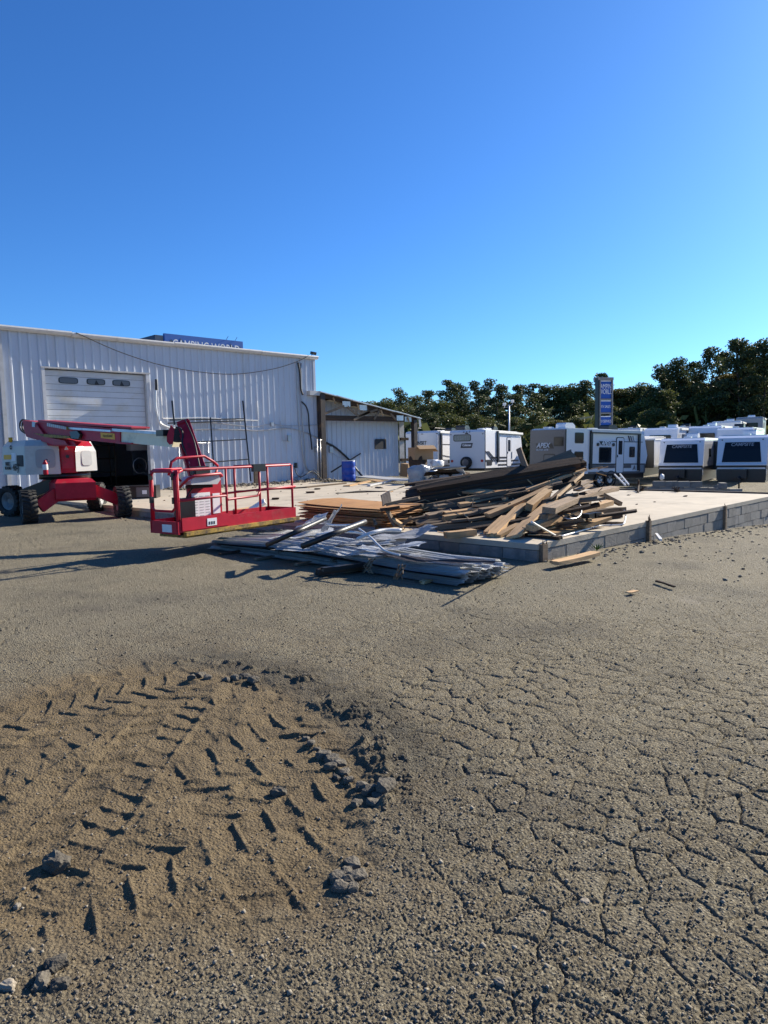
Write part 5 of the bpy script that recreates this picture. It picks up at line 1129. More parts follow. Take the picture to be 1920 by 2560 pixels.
def sp_(o, name, u0, u1, z0, z1, m, t=.02, parent=None, r=0, y0=0):
    """panel on the visible side (y = 0)"""
    if r:
        c = rrect((u0+u1)/2, (z0+z1)/2, (u1-u0)/2, (z1-z0)/2, r); b = B(); b.prism(c, lambda u, v, d: Vector((u, d, v)), y0-t, y0)
        return b.out(name, m, parent or o)
    return B().b2((u0, y0-t, z0), (u1, y0, z1)).out(name, m, parent or o)
def rrect(cx, cz, hx, hz, r):
    out = []
    for sx, sz, a0 in ((1,1,0),(-1,1,90),(-1,-1,180),(1,-1,270)):
        for k in range(5): t = R(a0+22.5*k); out.append((cx+sx*(hx-r)+r*math.cos(t), cz+sz*(hz-r)+r*math.sin(t)))
    return out
def ep_(o, name, v0, v1, z0, z1, m, t=.02, parent=None, r=0, x0=0):
    """panel on the visible end (x = 0); v measured from the far left edge of that end as seen"""
    Wd = 2.44
    if r:
        c = rrect(Wd-(v0+v1)/2, (z0+z1)/2, (v1-v0)/2, (z1-z0)/2, r); b = B(); b.prism(c, lambda u, v, d: Vector((d, u, v)), x0-t, x0); return b.out(name, m, parent or o)
    return B().b2((x0-t, Wd-v1, z0), (x0, Wd-v0, z1)).out(name, m, parent or o)
def window(o, where, a0, a1, z0, z1, pane='glass', r=.07):
    f = (sp_ if where == 's' else ep_); w_ = f(o, 'window', a0, a1, z0, z1, 'rv_black', .02, None, r); f(o, 'pane', a0+.05, a1-.05, z0+.05, z1-.05, pane, .026, w_, r*.7); return w_
def rvdoor(o, u0, u1, z0, z1):
    d = sp_(o, 'door_frame', u0-.05, u1+.05, z0-.03, z1+.05, 'rv_black', .02, None, .12); d2 = sp_(o, 'door', u0, u1, z0, z1, 'rv_white', .028, d, .09)
    sp_(o, 'door_window', u0+.14, u1-.12, z0+1.0, z1-.15, 'glass', .034, d, .05); sp_(o, 'door_handle', u0+.03, u0+.1, z0+.85, z0+.98, 'rv_black', .05, d); return d
def ac(o, x, y, H1, m='rv_white'):
    b = B(); b.prism([(x-.42,H1+.03),(x+.42,H1+.03),(x+.38,H1+.2),(x+.2,H1+.33),(x-.3,H1+.33),(x-.4,H1+.25)], lambda u, v, d: Vector((u, d, v)), y-.33, y+.33); return b.out('air_conditioner', m, o, bevel=.04)
def vent(o, x, y, H1): return B().box((x, y, H1+.07), (.4,.4,.1)).out('roof_vent', 'rv_white', o, bevel=.03)
def stxt(o, s, size, u, z, m, shear=.0, bold=.004, squash=1, off=.035): return text(s, size, 'lettering', m, o, Matrix.Translation((u, -off, z)) @ Matrix.Rotation(R(90), 4, 'X'), shear, bold, squash, .002, world=False)
def etxt(o, s, size, v, z, m, shear=0, bold=.004, squash=1, off=.035):
    mw = Matrix(((0,0,-1,-off),(-1,0,0,2.44-v),(0,1,0,z),(0,0,0,1))); return text(s, size, 'lettering', m, o, mw, shear, bold, squash, .002, world=False)
def corner_at(px, dep, z): p = at(px, 1150, dep); return Vector((p.x, p.y, z))
TL = (R(0), R(1.0))
# --- white trailer with a rear ladder (leftmost)
t1 = trailer('travel_trailer', 'white travel trailer with black rear ladder half hidden by the shed', corner_at(1095, 47.5, -.25), R(30), 7.5, tilt=TL, wheels=False, H1=2.92)
b = B(); lad = None
for v in (.62, .92): b.tube([(-.12, 2.44-v, .95), (-.12, 2.44-v, 2.95), (.1, 2.44-v, 3.15), (.5, 2.44-v, 3.15)], .025, 6)
for k in range(6): b.tube([(-.12, 2.44-.62, 1.15+.33*k), (-.12, 2.44-.92, 1.15+.33*k)], .02, 6)
b.out('ladder', 'black_steel', t1)
etxt(t1, 'SUNSET', .34, 1.1, 2.13, 'print_black', 0, .004, .85)
for v in (1.2, 2.3): ep_(t1, 'marker_light', v, v+.14, 2.72, 2.76, 'rv_black')
sp_(t1, 'awning_arm', .35, .55, .75, 2.85, 'rv_black', .08); sp_(t1, 'side_frame', .12, .2, .7, 2.75, 'rv_black', .03)
sp_(t1, 'stripe', .6, 4.5, 2.0, 2.05, 'rv_black'); sp_(t1, 'awning', .2, 6.5, 2.78, 2.92, 'rv_roof', .1); sp_(t1, 'slide_edge', 4.3, 4.5, .7, 2.0, 'rv_black', .03)
b = B(); b.beam((.6,-.02,1.3), (4.3,-.02,1.0), .02, .06, (0,1,0)); b.out('stripe', 'rv_black', t1)
sp_(t1, 'hatch', 1.6, 3.6, .75, .98, 'rv_black'); vent(t1, 3, 1.2, 2.95); ac(t1, 4.5, 1.2, 2.95, 'rv_black')
B().tube([(.5,.5,2.95),(.5,.5,3.12),(.6,.5,3.15),(2.2,.5,3.15),(2.3,.5,2.95)], .02, 6).out('roof_rail', 'black_steel', t1)
# --- Coleman
t2 = trailer('travel_trailer', 'white travel trailer showing its rear with spare wheel and oval window', corner_at(1212, 45, -.36), R(30), 7.2, tilt=TL, wheels=False, H0=.55, H1=2.98)
w_ = ep_(t2, 'window', .27, 1.5, 2.28, 2.72, 'rv_black', .02, None, .12); ep_(t2, 'pane', .31, 1.46, 2.32, 2.68, 'curtain', .026, w_, .1)
for k in range(6): ep_(t2, 'curtain_fold', .42+.17*k, .45+.17*k, 2.35, 2.65, 'vent_grey', .03, w_)
bdg = B(); bdg.prism([(2.44-.78, 1.86), (2.44-.86, 2.16), (2.44-1.62, 2.16), (2.44-1.54, 1.86)][::-1], lambda u, v, d: Vector((d, u, v)), -.03, 0); bdg = bdg.out('badge', 'rv_black', t2)
bdg2 = B(); bdg2.prism([(2.44-.86, 1.915), (2.44-.92, 2.12), (2.44-1.57, 2.12), (2.44-1.51, 1.915)][::-1], lambda u, v, d: Vector((d, u, v)), -.034, -.01); bdg2.out('badge_face', 'rv_grey', bdg)
etxt(t2, 'Coleman', .2, 1.21, 2.03, 'print_white', .15, .008, .85, .037)
B().lathe([(0,-.02),(.28,-.04),(.36,-.02),(.38,.05),(.38,.2)], (-.22, 2.44-1.2, .92), (1,0,0), 28).out('spare_wheel', 'rubber', t2); B().lathe([(0,-.04),(.2,-.045),(.24,-.03)], (-.22, 2.44-1.2, .92), (1,0,0), 24).out('spare_cover', 'rv_grey', t2)
for v in (.12, 2.2): B().cyl((-.03, 2.44-v-.05, 1.02), (.0, 2.44-v-.05, 1.02), .085, 16).out('tail_light', 'lamp_red', t2)
for v in (1.0, 1.2, 1.4): ep_(t2, 'marker_light', v-.04, v+.04, 2.84, 2.9, 'rv_black')
ep_(t2, 'camera', 1.12, 1.3, 2.74, 2.81, 'rv_black', .06)
for v in (.1, 2.3): ep_(t2, 'marker_light', v-.03, v+.03, 2.7, 2.76, 'rv_black')
sp_(t2, 'corner_trim', -.01, .06, .55, 2.95, 'rv_black', .03); sp_(t2, 'slide_frame', 2.05, 2.35, .9, 2.95, 'rv_black', .1)
rvdoor(t2, 4.0, 4.75, .62, 2.55); sp_(t2, 'awning', 2.2, 7.0, 2.82, 2.95, 'rv_roof', .12); sp_(t2, 'awning_tube', 2.2, 7.0, 2.76, 2.82, 'rv_black', .12)
for z, u0, u1 in ((1.2,1.1,4.0),(1.02,.1,1.3),(.98,2.1,6.3),(.72,2.3,6.8)): sp_(t2, 'stripe', u0, u1, z-.05, z+.06, 'rv_black')
for k in range(3): b = B(); b.beam((.1+.25*k,-.015,1.62-.0*k), (1.4+.35*k,-.015,.95), .02, .05, (0,1,0)); b.out('stripe', 'rv_black', t2)
sp_(t2, 'hatch', .3, 1.15, .72, 1.02, 'rv_black', .03); sp_(t2, 'grab_handle', 4.85, 4.9, 1.1, 1.6, 'lamp_white', .08)
ac(t2, 4.2, 1.2, 3.0, 'rv_black'); vent(t2, 1.6, .9, 3.0); B().box((2.6, 1.0, 3.1), (.9,.5,.16)).out('roof_vent', 'rv_white', t2, bevel=.06); ac(t2, .9, 1.9, 3.0, 'rv_black')
# --- Apex
t3 = trailer('travel_trailer', 'white travel trailer with dark grey rear, bunk windows and tandem wheels', corner_at(1410, 37, -.62), R(55), 7.1, tilt=(R(.5), R(1.6)), H0=.66, H1=3.05)
for o_ in [c for c in t3.children if c.name.startswith('wheel') or c.name.startswith('tyre')]: pass
ep_(t3, 'rear_skin', .0, 2.44, .66, 3.0, 'rv_grey', .012)
window(t3, 'e', 1.68, 2.36, 2.12, 2.62, 'glass'); dk = B(); dk.prism([(2.44-.55, 2.0), (2.44-.42, 2.28), (2.44-1.55, 2.28), (2.44-1.7, 2.0)][::-1], lambda u, v, d: Vector((d, u, v)), -.02, 0); dk.out('badge', 'rv_black', t3)
etxt(t3, 'APEX', .36, .95, 2.16, 'print_white', .25, .010, 1.05); etxt(t3, 'ULTRA LITE', .14, .9, 1.93, 'print_white', .1, .003, 1.2)
ep_(t3, 'hatch_frame', .98, 1.82, .9, 1.72, 'rv_black', .02, None, .12); ep_(t3, 'hatch', 1.04, 1.76, .95, 1.66, 'rv_grey', .026, None, .1)
sp_(t3, 'corner_trim', -.01, .06, .66, 3.0, 'rv_black', .03)
window(t3, 's', .75, 1.45, 2.28, 2.85); window(t3, 's', .75, 1.45, 1.28, 1.85)
b = B(); b.prism([(.2,1.75),(1.0,1.75),(.8,1.55)], lambda u, v, d: Vector((u, d, v)), -.02, 0); b.out('decal', 'rv_black', t3)
sp_(t3, 'awning_arm', 1.95, 2.12, .9, 2.98, 'rv_black', .09); sp_(t3, 'awning_arm', 6.15, 6.32, .8, 2.85, 'rv_black', .09)
sp_(t3, 'awning', 2.0, 6.3, 2.9, 3.03, 'rv_roof', .13); sp_(t3, 'awning_tube', 2.0, 6.3, 2.83, 2.9, 'rv_black', .12)
dk = B(); dk.prism([(2.75,2.42),(3.75,2.42),(3.62,2.2),(2.92,2.2)], lambda u, v, d: Vector((u, d, v)), -.02, 0); dk.out('badge', 'rv_black', t3)
for u in (2.62, 3.95): B().cyl((u,-.06,2.24), (u,0,2.24), .09, 12).out('speaker', 'rv_black', t3)
stxt(t3, 'APEX', .30, 3.27, 2.3, 'print_white', .25, .008, 1.0); window(t3, 's', 2.75, 3.8, 1.25, 2.1)
rvdoor(t3, 4.25, 4.85, .7, 2.62); window(t3, 's', 5.4, 5.9, 1.55, 2.15)
for z, h, u0, u1, m_ in ((1.17,.03,1.9,6.9,'rv_black'),(1.04,.09,1.9,4.15,'rv_grey'),(1.04,.09,4.95,5.6,'rv_grey'),(.70,.06,1.9,6.4,'rv_grey'),(2.42,.02,3.8,6.6,'rv_black')): sp_(t3, 'stripe', u0, u1, z-h, z+h, m_)
for k in range(3): b = B(); b.beam((5.25+.2*k,-.015,2.75), (5.4+.2*k,-.015,2.45), .02, .09-.02*k, (0,1,0)); b.out('stripe', ('rv_black','rv_grey','rv_midgrey')[k], t3)
stxt(t3, 'A', .36, 5.85, .95, 'rv_grey', .2, .01); sp_(t3, 'outlet', 2.7, 2.82, .88, .98, 'rv_black')
sp_(t3, 'front_lower', 6.35, 6.9, .66, 1.2, 'rv_grey', .02); sp_(t3, 'front_hatch', 6.42, 6.75, .72, 1.12, 'rv_midgrey', .03)
ac(t3, 1.4, 1.2, 3.07); vent(t3, -.0+.5, 1.6, 3.05); ac(t3, 5.2, 1.3, 3.07, 'rv_black'); vent(t3, 3.4, 1, 3.05)
st = thing('entry_steps', 'white folding steps leaning at the trailer door', 'steps', atz(1560,1214,-.75))
for px in ((1536,1186,1564,1214),(1550,1185,1572,1212)): B().beam(at(px[0],px[1],38), at(px[2],px[3],36.6), .07, .07).out('stringer', 'lamp_white', st, world=True)
for f in (.3,.55,.8): B().beam(at(1536+28*f,1186+28*f,38-1.4*f), at(1550+22*f,1185+27*f,38-1.4*f), .12, .05).out('tread', 'lamp_white', st, world=True)
# --- two trailers seen from the front
def camp(px, dep, z, label, az=R(33)):
    t = trailer('travel_trailer', label, corner_at(px, dep, z), az, 8.0, kind='front', H0=.75, H1=2.9, wheels=False, tilt=(0, R(.5)))
    f = lambda v: .0
    # front cap skin follows the leaning profile
    def capx(z_): 
        P_ = [(.95,.02),(1.35,.0),(1.45,.10),(2.15,.28),(2.78,.5)]
        for (za, xa), (zb, xb) in zip(P_, P_[1:]):
            if za <= z_ <= zb: return xa+(xb-xa)*(z_-za)/(zb-za)
        return .5 if z_ > 2 else .02
    def capquad(name, v0, v1, z0_, z1_, m, off, nar=0):
        b = B(); n = 8; g = []
        for k in range(n+1):
            zz_ = z0_+(z1_-z0_)*k/n; g.append([b.bm.verts.new((capx(zz_)-off, 2.44-v0-nar*k/n, zz_)), b.bm.verts.new((capx(zz_)-off, 2.44-v1+nar*k/n, zz_)), b.bm.verts.new((capx(zz_)+.02, 2.44-v1+nar*k/n, zz_)), b.bm.verts.new((capx(zz_)+.02, 2.44-v0-nar*k/n, zz_))])
        for a_, c_ in zip(g, g[1:]):
            for q in range(4): b.bm.faces.new((a_[q], a_[(q+1) % 4], c_[(q+1) % 4], c_[q]))
        b.bm.faces.new(g[0]); b.bm.faces.new(g[-1][::-1]); return b.out(name, m, t)
    wn = capquad('windshield', .26, 2.18, 1.48, 2.55, 'glass', .03, .12)
    capquad('lower_band', .0, 2.44, 1.12, 1.3, 'rv_black', .02); capquad('white_strip', .06, 2.38, 1.12, 1.19, 'rv_white', .035); 
    ep_(t, 'nose_skirt', .02, 2.42, .5, 1.1, 'rv_black', .03)
    zt = 2.42; text('CAMPSITE', .26, 'lettering', 'rv_midgrey', t, Matrix(((0,.33,-.944,capx(zt)-.05),(-1,0,0,1.22),(0,.944,.33,zt),(0,0,0,1))), .15, .006, .95, .002, world=False)
    for v in (.22, 2.2): B().cyl((capx(2.68)-.03, 2.44-v, 2.68), (capx(2.68)+.02, 2.44-v, 2.68), .035, 10).out('marker_light', 'rv_black', t)
    sp_(t, 'lower_side', .3, 7.9, .75, 1.25, 'rv_black', .012); sp_(t, 'side_skin', .62, 7.9, 1.25, 2.55, 'rv_midgrey', .012)
    w_ = window(t, 's', 2.0, 2.9, 1.75, 2.3, 'glass', .04)
    B().b2((4.0,-.75,1.0), (7.4,0,2.7)).out('slide_out', 'rv_midgrey', t, bevel=.02); B().b2((3.93,-.78,2.7), (7.45,.0,2.78)).out('slide_awning', 'rv_roof', t); B().b2((3.96,-.72,.95), (4.02,0,2.72)).out('slide_trim', 'rv_black', t)
    B().beam((-.2,1.22,.62), (-1.0,1.22,.6), .12, .12).out('tongue', 'rv_black', t); B().cyl((-.7,1.22,.0), (-.7,1.22,.75), .04, 8).out('jack', 'rv_black', t)
    B().b2((-.5,.9,.62), (-.2,1.6,1.1)).out('gas_bottles', 'rv_black', t, bevel=.08)
    ac(t, 4, 1.2, 2.92); vent(t, 2.2, 1.2, 2.9); vent(t, 6, 1.6, 2.9); return t
t9 = trailer('travel_trailer', 'unseen white trailer added behind the dark grey one to shade its left neighbour', corner_at(1432, 50.5, -.75), R(30), 7.0, tilt=TL, wheels=False); vent(t9, 2, 1.2, 2.95)  # added out of sight, its shadow keeps sun off the oval-window trailer's side
camp(1757, 41, -1.12, 'white nosed trailer with wide dark windshield right of the tandem wheeled one')
camp(1917, 37.5, -1.05, 'rightmost white nosed trailer with wide dark windshield cut by the frame')
t5 = trailer('travel_trailer', 'grey sided trailer with slide-out squeezed between two white ones', corner_at(1592, 44.5, -1.0), R(33), 8.5, kind='front', H0=.75, H1=2.95, wheels=False)
B().b2((1.6,-.7,1.0), (4.6,0,2.72)).out('slide_out', 'rv_white', t5, bevel=.02); B().b2((1.55,-.75,2.72), (4.7,0,2.82)).out('slide_awning', 'rv_roof', t5); B().b2((1.56,-.68,.95), (1.62,0,2.75)).out('slide_trim', 'rv_black', t5); sp_(t5, 'lower_side', .3, 8.3, .75, 1.2, 'rv_black', .012); vent(t5, 2, 1, 2.95); vent(t5, 4, 1.4, 2.95)
# --- rows behind, roofs showing
rows = [(1560,57,1.6,33,'hidden but for a boxy roof unit'),(1640,60,1.7,33,''),(1690,54,1.9,33,''),(1740,62,2.1,30,''),(1800,56,2.0,33,''),(1850,66,2.6,30,''),(1880,52,1.75,33,''),(1905,72,3.1,30,''),(1530,66,1.9,30,''),(1600,74,2.3,30,'')]
desc = ['far trailer roof peeking above the tandem wheeled trailer front','far trailer roof left of the blue-white nose cap','far trailer with grey nose cap above the left windshield','far trailer roof line with white vents mid lot','far trailer with black window band right of the grey nose cap','far high trailer roof with dark roof unit','far trailer nose above the rightmost windshield','farthest high trailer roof at the right edge','far low roof strip behind the pylon sign foot','far roof strip behind the boxy roof unit']
for k, (px, dep, zt, az, _) in enumerate(rows):
    Hh = 3.0 if k not in (5,7) else 3.7
    t = trailer('parked_trailer', desc[k], corner_at(px, dep, zt+.75-Hh), R(az), 9, kind='front' if k % 2 == 0 else 'rear', H0=.7, H1=Hh, wheels=False, sidem=('rv_white','rv_rear','rv_white','rv_midgrey')[k % 4], group='trailers in the rows behind')
    ac(t, 3+k % 3, 1.2, Hh, 'rv_white' if k % 3 else 'rv_black'); vent(t, 1.6, 1.3, Hh); vent(t, 6, 1.1, Hh)
    ep_(t, 'nose_window' if k % 2 == 0 else 'rear_window', .4, 2.0, Hh-1.3, Hh-.55, 'glass', .02, None, .08, x0=.25 if k % 2 == 0 else 0)
    sp_(t, 'side_window', 2.2, 3.3, Hh-1.1, Hh-.5, 'glass', .02, None, .06); sp_(t, 'awning', 1.5, 7, Hh-.18, Hh-.04, 'rv_roof', .12); sp_(t, 'stripe', .9, 8.8, Hh-1.7, Hh-1.5, 'rv_grey', .015)
# ---------------------------------------------------------------- signs and lamp pole
py_ = at(1512, 1100, 72); gz0 = -1.7
ps = thing('pylon_sign', 'tall pylon sign with three blue panels before the trees', 'sign', (py_.x, py_.y, gz0))
sx = (r0*.96 + ef*.28).normalized(); sy = Vector((-sx.y, sx.x, 0)); sc = 72/FPX
def zpx(py): return at(1512, py, 72).z
def sgn(name, x0, x1, y0, y1, z0, z1, m, bevel=0): 
    b = B(); b.prism([(x0,y0),(x1,y0),(x1,y1),(x0,y1)], lambda u, v, d: Vector((py_.x, py_.y, d)) + sx*u + sy*v, z0, z1); return b.out(name, m, ps, bevel=bevel, world=True)
hw_ = 19*sc
sgn('post', -hw_, -hw_+.13, -.25, .25, gz0, zpx(946), 'sign_metal'); sgn('post', hw_-.13, hw_, -.25, .25, gz0, zpx(946), 'sign_metal')
sgn('side_panel', -hw_-.2, -hw_-.002, -.25, .3, zpx(1085), zpx(947), 'rv_black'); sgn('top_cap', -hw_-.2, hw_+.03, -.28, .6, zpx(952), zpx(945), 'sign_metal')
for ya, yb, ln in ((952.5,997,('CAMPING','WORLD')),(1001.5,1031,('RV SALES',)),(1040,1065,('RV SERVICE',))):
    pn = sgn('blue_panel', -hw_+.15, hw_-.15, -.12, .2, zpx(yb), zpx(ya), 'sign_blue'); sgn('light_strip', -hw_+.18, hw_-.18, -.16, -.12, zpx(ya+2.6), zpx(ya+.4), 'lamp_white'); sgn('frame_bar', -hw_+.13, hw_-.13, -.2, .25, zpx(yb+4), zpx(yb+1), 'sign_metal')
    for k, s in enumerate(ln):
        zc = zpx((ya+yb)/2 + ((-7.0 if k == 0 else 6.2) if len(ln) == 2 else 1)); text(s, .68 if len(ln) == 2 else .40, 'lettering', 'print_white', pn, plane_mw(Vector((py_.x, py_.y, zc)) - sy*.15, sx, (0,0,1)), bold=.0, squash=.62 if len(ln) == 2 else .66)
# billboard over the workshop roof
BY_ = 52.0
bb = thing('billboard', 'long blue billboard rising behind the workshop roof', 'billboard', (aty(510,850,BY_).x, BY_, 0))
bx0, bx1 = aty(411,833,BY_).x, aty(607,855,BY_).x; bz1 = aty(411,833,BY_).z; bz0 = bz1-2.5
B().b2((bx0, BY_, bz0), (bx1, BY_+.25, bz1)).out('panel', 'bill_blue', bb, world=True)
B().b2((bx0-.6, BY_+.4, bz0+.1), (bx0+.3, BY_+4, bz1-.12)).out('rear_panel', 'mountain', bb, world=True)
for x0_, n_ in ((bx0+.05, 2), (bx1-2.6, 3)):
    for k in range(n_):
        xa = x0_+k*.85; b = B(); b.prism([(xa, bz1-1.3), (xa+1.1, bz1-1.3), (xa+.75, bz1-.62+.1*(k % 2)), (xa+.5, bz1-.4+.12*(k % 2)), (xa+.3, bz1-.7)], lambda u, v, d: Vector((u, d, v)), BY_-.012-.004*k, BY_-.002); b.out('mountain_print', 'mountain', bb, world=True)
text('CAMPING WORLD', 1.05, 'lettering', 'print_white', bb, plane_mw(Vector(((bx0+bx1)/2+.15, BY_-.03, bz1-.80)), (1,0,0), (0,0,1)), bold=.0, squash=.72, ext=.005)
for x in (bx0+1.2, bx1-1.2): B().cyl((x, BY_+.35, -.5), (x, BY_+.35, bz0+1.5), .2, 12).out('pole', 'sign_metal', bb, world=True)
for f in (.78,.9): x = bx0+(bx1-bx0)*f; B().tube([(x, BY_+.1, bz1), (x-.1, BY_-.4, bz1+.25)], .02, 5).out('lamp_arm', 'rv_black', bb, world=True)
# light pole
lp = at(1273, 1100, 60); o = thing('light_pole', 'slim grey light pole with two flood lights before the trees', 'light pole', (lp.x, lp.y, G(lp.x, lp.y)))
zl = at(1272,1012,60).z; B().cyl((lp.x, lp.y, G(lp.x, lp.y)), (lp.x, lp.y, zl), .085, 12, .06).out('pole', 'grey_pole', o, world=True)
for px, py in ((1261,1011),(1281,1003)):
    h = at(px, py, 60); B().box(h, (.26,.12,.22), Euler((.3,0,R(-50)+(.4 if px < 1270 else -.2))).to_matrix()).out('flood_light', 'lamp_white', o, bevel=.02, world=True)
    B().tube([Vector((lp.x, lp.y, zl-.2)), Vector((h.x, h.y, h.z-.25)), h], .025, 6).out('lamp_arm', 'grey_pole', o, world=True)
# ---------------------------------------------------------------- trees
def leafmat(name, c, c2):
    m = bpy.data.materials.new(name); t, N, L, P = nodes(m); P.inputs['Roughness'].default_value = .55; P.inputs['Specular IOR Level'].default_value = .25
    g = N.new('ShaderNodeNewGeometry'); oi = N.new('ShaderNodeObjectInfo'); ad = N.new('ShaderNodeMath'); ad.operation = 'ADD'; fr = N.new('ShaderNodeMath'); fr.operation = 'FRACT'
    L.new(g.outputs['Random Per Island'], ad.inputs[0]); L.new(oi.outputs['Random'], ad.inputs[1]); L.new(ad.outputs[0], fr.inputs[0])
    mx = N.new('ShaderNodeMix'); mx.data_type = 'RGBA'; mx.inputs['A'].default_value = (*c, 1); mx.inputs['B'].default_value = (*c2, 1); L.new(fr.outputs[0], mx.inputs['Factor'])
    L.new(mx.outputs['Result'], P.inputs['Base Color'])
    tr = N.new('ShaderNodeBsdfTranslucent'); L.new(mx.outputs['Result'], tr.inputs['Color']); ms = N.new('ShaderNodeMixShader'); ms.inputs[0].default_value = .28
    L.new(P.outputs[0], ms.inputs[1]); L.new(tr.outputs[0], ms.inputs[2]); L.new(ms.outputs[0], N['Material Output'].inputs[0]); MATS[name] = m
leafmat('needles', (.034,.055,.02), (.10,.115,.045)); leafmat('leaves', (.05,.07,.02), (.15,.155,.045)); leafmat('autumn', (.085,.085,.022), (.17,.135,.03))
def crown_mesh(kind, Ht, seed):
    r_ = random.Random(seed); npr = np.random.default_rng(seed); clumps = []
    if kind == 'pine':
        n = r_.randint(26, 34)
        for k in range(n):
            f = .40 + .60*(k+.5)/n; a = r_.uniform(0, 6.28); sp = (.20 if f < .6 else .21-.16*(f-.6)/.4)*Ht*r_.uniform(.25,1.0)
            clumps.append((sp*math.cos(a), sp*math.sin(a), Ht*f*r_.uniform(.97,1.02), Ht*r_.uniform(.045,.09)))
        clumps.append((0, 0, Ht*.97, Ht*.05))
    else:
        for k in range(24):
            f = r_.uniform(.22,.95); a = r_.uniform(0, 6.28); sp = .30*Ht*math.sin(math.pi*min(1, f**.8))*r_.uniform(.2,1)
            clumps.append((sp*math.cos(a), sp*math.sin(a), Ht*f, Ht*r_.uniform(.09,.15)))
    pts = []
    for cx, cy, cz, cr in clumps:
        n = int(300*(cr/(Ht*.1))**2); d = npr.normal(size=(n, 3)); d /= np.linalg.norm(d, axis=1)[:, None]; rr = cr*npr.uniform(.35, 1.08, n)**.6
        p = d*rr[:, None]; p[:, 2] *= .55; pts.append(p + (cx, cy, cz))
    pts = np.vstack(pts); n = len(pts); s = npr.uniform(.09,.25, n)*Ht/20
    a = npr.normal(size=(n, 3)); a /= np.linalg.norm(a, axis=1)[:, None]; b_ = np.cross(a, npr.normal(size=(n, 3))); b_ /= np.linalg.norm(b_, axis=1)[:, None]
    V = np.stack([pts-a*s[:, None]-b_*s[:, None]*.55, pts+a*s[:, None]*.9-b_*s[:, None]*.4, pts+a*s[:, None]*1.1+b_*s[:, None]*.5, pts-a*s[:, None]*.8+b_*s[:, None]*.6], 1).reshape(-1, 3)
    me = bpy.data.meshes.new('crown'); me.vertices.add(len(V)); me.vertices.foreach_set('co', V.ravel().astype(np.float32)); me.loops.add(len(V)); me.loops.foreach_set('vertex_index', np.arange(len(V), dtype=np.int32))
    me.polygons.add(n); me.polygons.foreach_set('loop_start', (np.arange(n)*4).astype(np.int32)); me.update(); return me, clumps
def trunk_mesh(Ht, clumps, seed, kind):
    b = B(); r_ = random.Random(seed); P = [Vector((r_.uniform(-.15,.15)*k, r_.uniform(-.15,.15)*k, Ht*.95*k/5)) for k in range(6)]
    b.tube(P, .25, 8, radii=[Ht*.0135*(1-.16*k) for k in range(6)])
    for cx, cy, cz, cr in clumps[::2]:
        z0_ = max(cz-cr*1.4, Ht*.15); k = min(4, int(z0_/(Ht*.95)*5)); t = z0_/(Ht*.95)*5-k; q = P[k].lerp(P[k+1], t); b.tube([q, (q+Vector((cx, cy, cz)))/2+Vector((0,0,-.3)), Vector((cx, cy, cz))], .06, 5, radii=[Ht*.004, Ht*.003, Ht*.0012])
    bm = b.bm; me = bpy.data.meshes.new('trunk'); bm.to_mesh(me); bm.free(); me.materials.append(MATS['bark']); return me
PROTO = []
for k in range(9):
    kd_ = 'pine' if k < 6 else 'leafy'; cm, cl = crown_mesh(kd_, 20, 100+k); tm = trunk_mesh(20, cl, 200+k, kd_)
    if k == 8: cm.materials.append(MATS['autumn'])
    else: cm.materials.append(MATS['needles' if kd_ == 'pine' else 'leaves'])
    PROTO.append((cm, tm))
def tree(px, top, dep, kind, label, group=None, rot=None, wide=1.0):
    p = at(px, 1100, dep); zt = at(px, top, dep).z; zb = -1.9; s = (zt-zb)/20.4
    cm, tm = PROTO[kind]; o = thing('pine_tree' if kind < 6 else 'broadleaf_tree', label, 'tree', (p.x, p.y, zb), rot if rot is not None else random.uniform(0, 6.28), group)
    o.scale = (s*wide, s*wide, s)
    for nm, me_ in (('trunk', tm), ('crown', cm)):
        c = bpy.data.objects.new(nm, me_); col.objects.link(c); c.parent = o
    return o
sky_trees = [(905,1000,185,6,1.5),(935,998,180,7,1.4),(975,990,170,7,1.2),(1002,972,160,1,1.1),(1040,985,165,6,1.2),(1078,976,158,2,1.1),(1122,946,150,0,1.0),(1148,960,152,3,1.0),(1192,950,148,4,1.0),(1222,950,146,1,1.05),(1252,962,150,5,1.0),(1292,962,148,2,1.1),(1330,955,145,0,1.1),(1365,965,150,3,1.0),(1398,958,150,6,1.2),(1432,952,148,7,1.3),(1462,952,146,5,1.0),(1508,932,142,2,.9),(1545,972,150,8,1.2),(1575,972,150,6,1.3),(1605,950,146,7,1.2),(1650,914,140,1,1.0),(1672,922,142,6,1.1),(1694,898,136,3,1.0),(1728,900,138,0,1.0),(1768,866,130,4,1.0),(1800,880,134,2,.9),(1845,850,124,5,1.05),(1868,864,128,1,.9),(1905,852,122,3,1.0),(1945,846,122,0,1.0)]
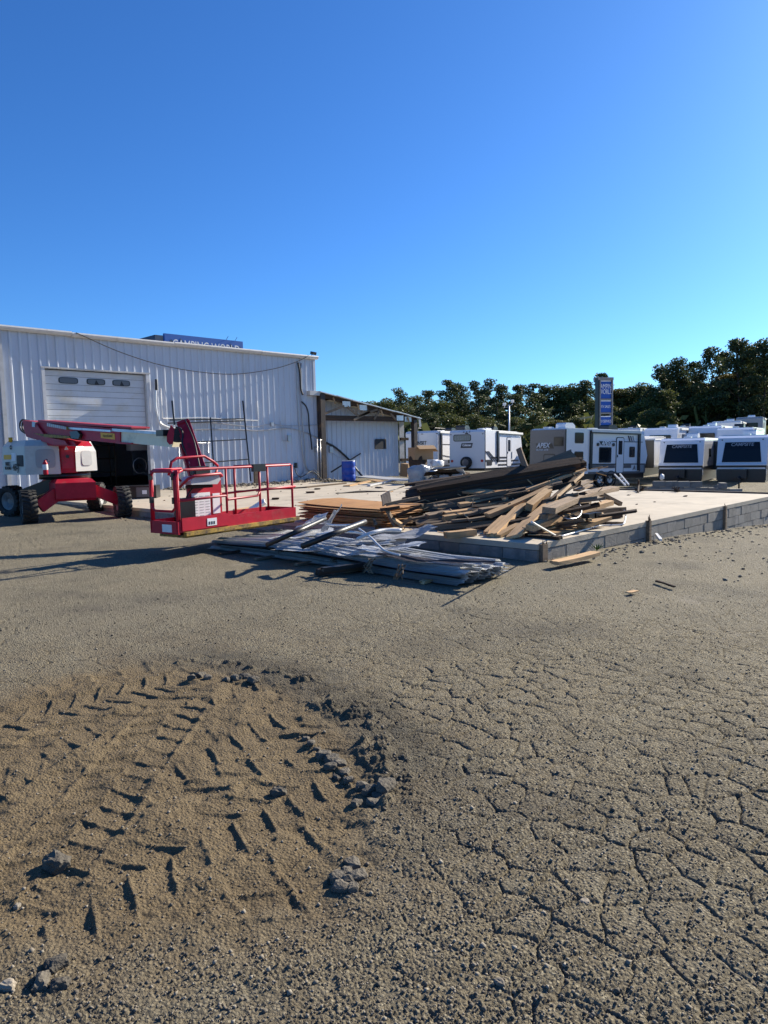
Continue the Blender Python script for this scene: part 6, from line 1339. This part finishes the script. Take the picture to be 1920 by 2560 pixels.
where = ['at the far left end of the wood, just above the shed roof','second from the left end of the wood','third from the left, low and round','with a rounded dome above the shed roof end','low between the rounded dome and the tall centre','left of the tallest centre crown','tallest crown above the oval window trailer','just right of the tallest centre crown','broad crown left of the light pole','behind the light pole, twin of the broad crown','dark crown just right of the light pole','lower crown above the grey trailer rear','flat topped crown right of the light pole','beside the flat topped crown','bushy crown left of the pylon sign','second bushy crown left of the pylon sign','narrow crown left of the pylon sign','poking out above the pylon sign','yellowing beside the pylon sign','low in the dip right of the pylon sign','first of the rising slope right of the dip','on the rising slope, lower pine','on the rising slope, rounded leafy','mid slope, dense crown','mid slope, right neighbour of the dense one','tall with open bare trunk near the right','between the two tall right pines','tall pine with high layered crown near the right edge','behind the tall layered pine','cut by the right edge, high crown','just cut by the right edge behind the others']
for k, (px, top, dep, kd_, wd_) in enumerate(sky_trees):
    tree(px, top, dep, kd_, ('pine ' if kd_ < 6 else ('autumn tree ' if kd_ == 8 else 'leafy tree ')) + where[k], 'trees of the wood behind the lot', wide=wd_)
nf = 0
for row, (dep, dtop, n) in enumerate(((134,38,24),(118,70,22))):
    for k in range(n):
        px = 900 + (2010-900)*(k+random.uniform(.2,.8))/n
        base = np.interp(px, [900,1120,1230,1330,1520,1600,1700,1780,1920], [1000,950,950,957,960,955,905,872,855])
        tree(px, base+dtop+random.uniform(-6,26), dep+random.uniform(-5,5) + (16 if px > 1690 else 0), random.choice((6,7,6,7,1,3,5,8) if row else (6,7,2,4,0,6,7)), 'dark tree inside the wood, below its skyline', 'inner trees of the wood', wide=1.5); nf += 1
# brush under the trees, one dark mass
b = B(); npr = np.random.default_rng(5); Vs = []
for _ in range(15000):
    px = npr.uniform(880, 2030); dep = npr.uniform(106, 140); p = at(px, 1100, dep); z = -1.8 + abs(npr.normal(0, 2.2)); c = np.array((p.x, p.y, z)); a = npr.normal(size=3)*.38; q = npr.normal(size=3)*.38; Vs += [c-a-q, c+a-q, c+a+q, c-a+q]
Vs = np.array(Vs); me = bpy.data.meshes.new('undergrowth'); me.from_pydata(Vs.tolist(), [], np.arange(len(Vs)).reshape(-1, 4).tolist()); me.materials.append(MATS['leaves'])
o = bpy.data.objects.new('undergrowth', me); col.objects.link(o); tag(o, 'dark leafy undergrowth along the foot of the wood', 'undergrowth', kind='stuff')
